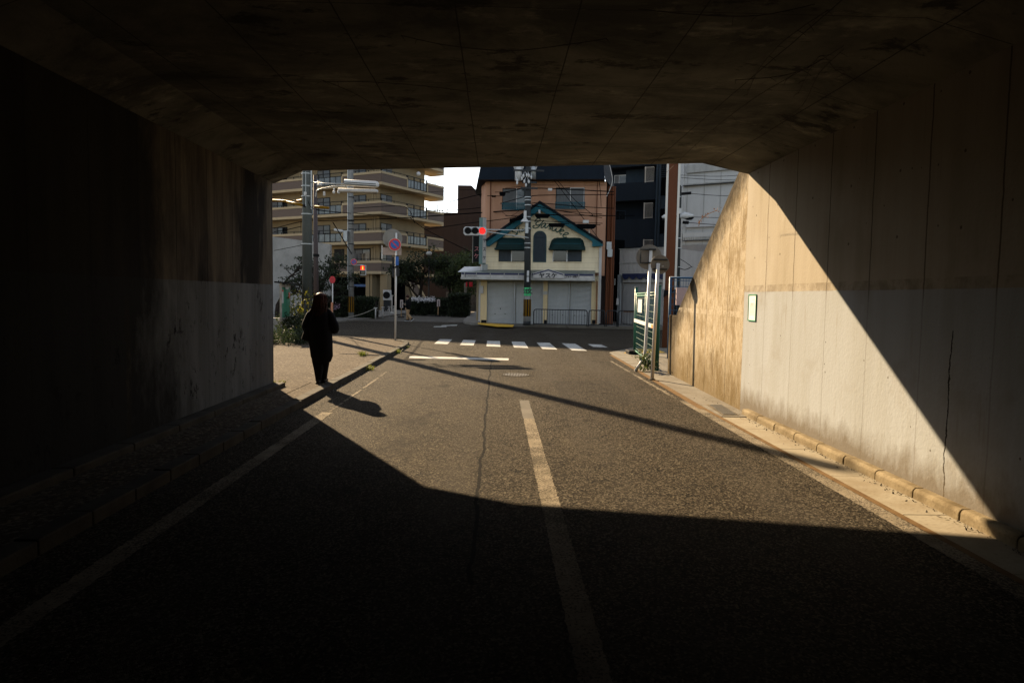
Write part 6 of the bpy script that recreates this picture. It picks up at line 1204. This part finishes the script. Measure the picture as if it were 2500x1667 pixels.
# wide trousers
for (s_, kn, an, _) in fl:
    m = loft([(an[0], an[1] + .01, .06, .052, .085), (an[0], an[1], .14, .062, .088), (an[0] * 1.0, an[1] * .8, .26, .088, .092), (kn[0] * .95, kn[1] * .8, .42, .098, .10), (kn[0], kn[1] * .6, .56, .105, .11), (s_ * .08, 0, .84, .11, .12)], 26, .03, 5 + s_); o_.append(m.build('trouser_leg', 'blackcloth', wm, True))
    m = MB(); a_ = Vector(an); m.tube([(an[0], an[1] - .075, .045), (an[0], an[1] - .02, .05), (an[0] + .005 * s_, an[1] + .08, .04), (an[0] + .01 * s_, an[1] + .15, .03), (an[0] + .01 * s_, an[1] + .19, .022)], [.03, .046, .044, .04, .018], 14); m.box(an[0] - .035, an[0] + .035, an[1] - .09, an[1] - .03, 0, .03).box(an[0] - .038, an[0] + .042, an[1] + .02, an[1] + .17, 0, .012); o_.append(m.build('shoe', 'shoe', wm))
# hair: long, loose, with separate outer strands
hr = [(0, .0, 1.655, .02, .03), (0, .0, 1.645, .055, .07), (0, .0, 1.615, .084, .105), (0, -.01, 1.56, .100, .115), (-.003, -.025, 1.48, .106, .105), (-.008, -.045, 1.40, .118, .092), (-.016, -.06, 1.32, .130, .080), (-.022, -.075, 1.24, .126, .066), (-.02, -.085, 1.16, .110, .05), (-.02, -.088, 1.10, .075, .034)]
hm = MB(); rn = random.Random(6)
for i in range(260):
    a = rn.uniform(PI * .85, PI * 2.15); r0 = 1.0 + rn.uniform(.0, .13); pts = []
    for (cx, cy, z, rx, ry) in hr[2 + (i % 2):9]: pts.append((cx + rx * r0 * math.cos(a) + rn.gauss(0, .006), cy + ry * r0 * math.sin(a) + rn.gauss(0, .006), z))
    pts.append((pts[-1][0] * 1.05 + rn.gauss(0, .02), pts[-1][1] - .01, pts[-1][2] - rn.uniform(.02, .08))); hm.tube(pts, [.0042] * (len(pts) - 1) + [.0008], 3, False)
hb_ = loft(hr, 40, .03, 9).build('hair', 'hair', wm, True); hm.build('loose_strands', 'hair_rim', hb_, True)
face = MB(); [face.ball((s_ * .028, .108, 1.525), .011, 8) for s_ in (-1, 1)]; o_.append(face.build('eyes', 'ink', wm, True)); o_.append(MB().tube([(-.022, .106, 1.462), (0, .113, 1.461), (.022, .106, 1.462)], .006, 6).build('mouth', 'redink', wm, True))
SC = 1.0; wm.location = wp + Vector((.0, .0, 0)); wm.rotation_euler = (0, 0, R(3))
bg_ = thing('shoulder_bag', 'black bag hanging at the left hip of the woman in the long coat', 'bag', (0, 0, 0))
m = MB(); m.add([(-.33, -.12, .80), (-.16, -.13, .76), (-.14, .12, .76), (-.33, .12, .80), (-.27, -.1, 1.02), (-.17, -.12, 1.04), (-.17, .1, 1.04), (-.27, .1, 1.02)], [(0, 3, 2, 1), (4, 5, 6, 7), (0, 1, 5, 4), (1, 2, 6, 5), (2, 3, 7, 6), (3, 0, 4, 7)]); m.build('pouch', 'blackcloth', bg_, bevel=.03)
MB().tube(smooth_pts([(-.2, -.1, 1.0), (-.12, -.15, 1.2), (.02, -.12, 1.36), (.1, .02, 1.37)], 4), .012, 6).build('strap', 'blackcloth', bg_); bg_.location = wm.location; bg_.rotation_euler = wm.rotation_euler
# far pedestrian crossing the side street, walking to the left
q = g(996, 784.5, 0); mp = thing('person', 'far pedestrian in black jacket and tan trousers with black white-soled sneakers, mid-stride', 'person', (0, 0, 0))
js = [((0, 0, .92), (.12, .14)), ((.0, 0, 1.12), (.105, .14)), ((.02, 0, 1.34), (.11, .17)), ((.02, 0, 1.45), (.06, .06)), ((.03, 0, 1.52), (.055, .055)), ((.05, 0, 1.60), (.085, .07)), ((.05, 0, 1.68), (.088, .075)), ((.04, 0, 1.72), (.05, .05))]
es = [(i, i + 1) for i in range(7)]; chain(js, es, 5, [((.145, 0, 1.60), .012)]); [chain(js, es, 6, [((.04, s_ * .078, 1.63), .014)]) for s_ in (-1, 1)]
k = chain(js, es, 2, [((.02, .19, 1.38), .055), ((-.05, .23, 1.12), .042), ((.06, .22, .90), .032)]); hand(js, es, k, (.1, 0, -1), (1, 0, 0))
k = chain(js, es, 2, [((.02, -.19, 1.38), .055), ((-.06, -.24, 1.13), .042), ((.22, -.22, 1.10), .032)]); hand(js, es, k, (1, 0, .1), (0, 0, 1))
leg = (((.0, -.09, .84), (.07, -.09, .48), (.06, -.09, .09), 0), ((.0, .09, .84), (-.03, .09, .48), (-.30, .09, .16), .6))
for hp, kn, an, tl in leg: chain(js, es, 0, [(hp, .095), (kn, .062), (an, .045), ((an[0] + .12, an[1], an[2] - .04 - tl * .08), .04)])
skin_mesh('body', js, es, mp, 'skin')
loft([(0, 0, .80, .15, .21), (.0, 0, .95, .145, .205), (.01, 0, 1.15, .14, .205), (.02, 0, 1.33, .14, .22), (.02, 0, 1.42, .10, .15), (.025, 0, 1.49, .065, .07)], 24, .02, 2).build('jacket', 'blackcloth', mp, True)
for pts in ([(.02, .17, 1.39), (-.03, .23, 1.25), (-.05, .24, 1.12), (.05, .23, .93)], [(.02, -.17, 1.39), (-.04, -.23, 1.25), (-.06, -.25, 1.12), (.05, -.24, 1.08), (.19, -.22, 1.09)]): MB().tube(smooth_pts(pts, 3), .068, 10).build('sleeve', 'blackcloth', mp, True)
for hp, kn, an, tl in leg: MB().tube([hp, Vector(hp).lerp(Vector(kn), .5), kn, Vector(kn).lerp(Vector(an), .6), Vector(kn).lerp(Vector(an), .95)], [.12, .105, .088, .082, .085], 14).build('trouser_leg', 'tan', mp, True)
for hp, kn, an, tl in leg:
    Mx = Matrix.Translation(an) @ Matrix.Rotation(R(38) if tl else 0, 4, 'Y'); s_ = MB(Mx).tube([(-.09, 0, -.02), (-.03, 0, .0), (.08, 0, -.03), (.17, 0, -.05)], [.04, .055, .05, .025], 10).build('sneaker', 'shoe', mp, True); MB(Mx).box(-.12, .19, -.045, .045, -.09, -.06).build('sole', 'whiteplastic', s_)
MB().ball((.03, 0, 1.655), .118, 14, (1, .88, .95)).build('hair', 'hair', mp, True); m = MB(); [m.ball((.135, s_ * .03, 1.625), .011, 6) for s_ in (-1, 1)]; m.build('eyes', 'ink', mp)
mp.location = q; mp.rotation_euler = (0, 0, R(165)); mp.scale = (1.0, 1.0, .97)
ph = thing('phone', 'white phone held by the far pedestrian', 'phone', (0, 0, 0)); MB().box(.28, .42, -.235, -.225, 1.09, 1.17).build('case', 'whiteplastic', ph); MB().box(.29, .41, -.224, -.222, 1.10, 1.16).build('screen', 'panedark', ph); ph.location = mp.location; ph.rotation_euler = mp.rotation_euler
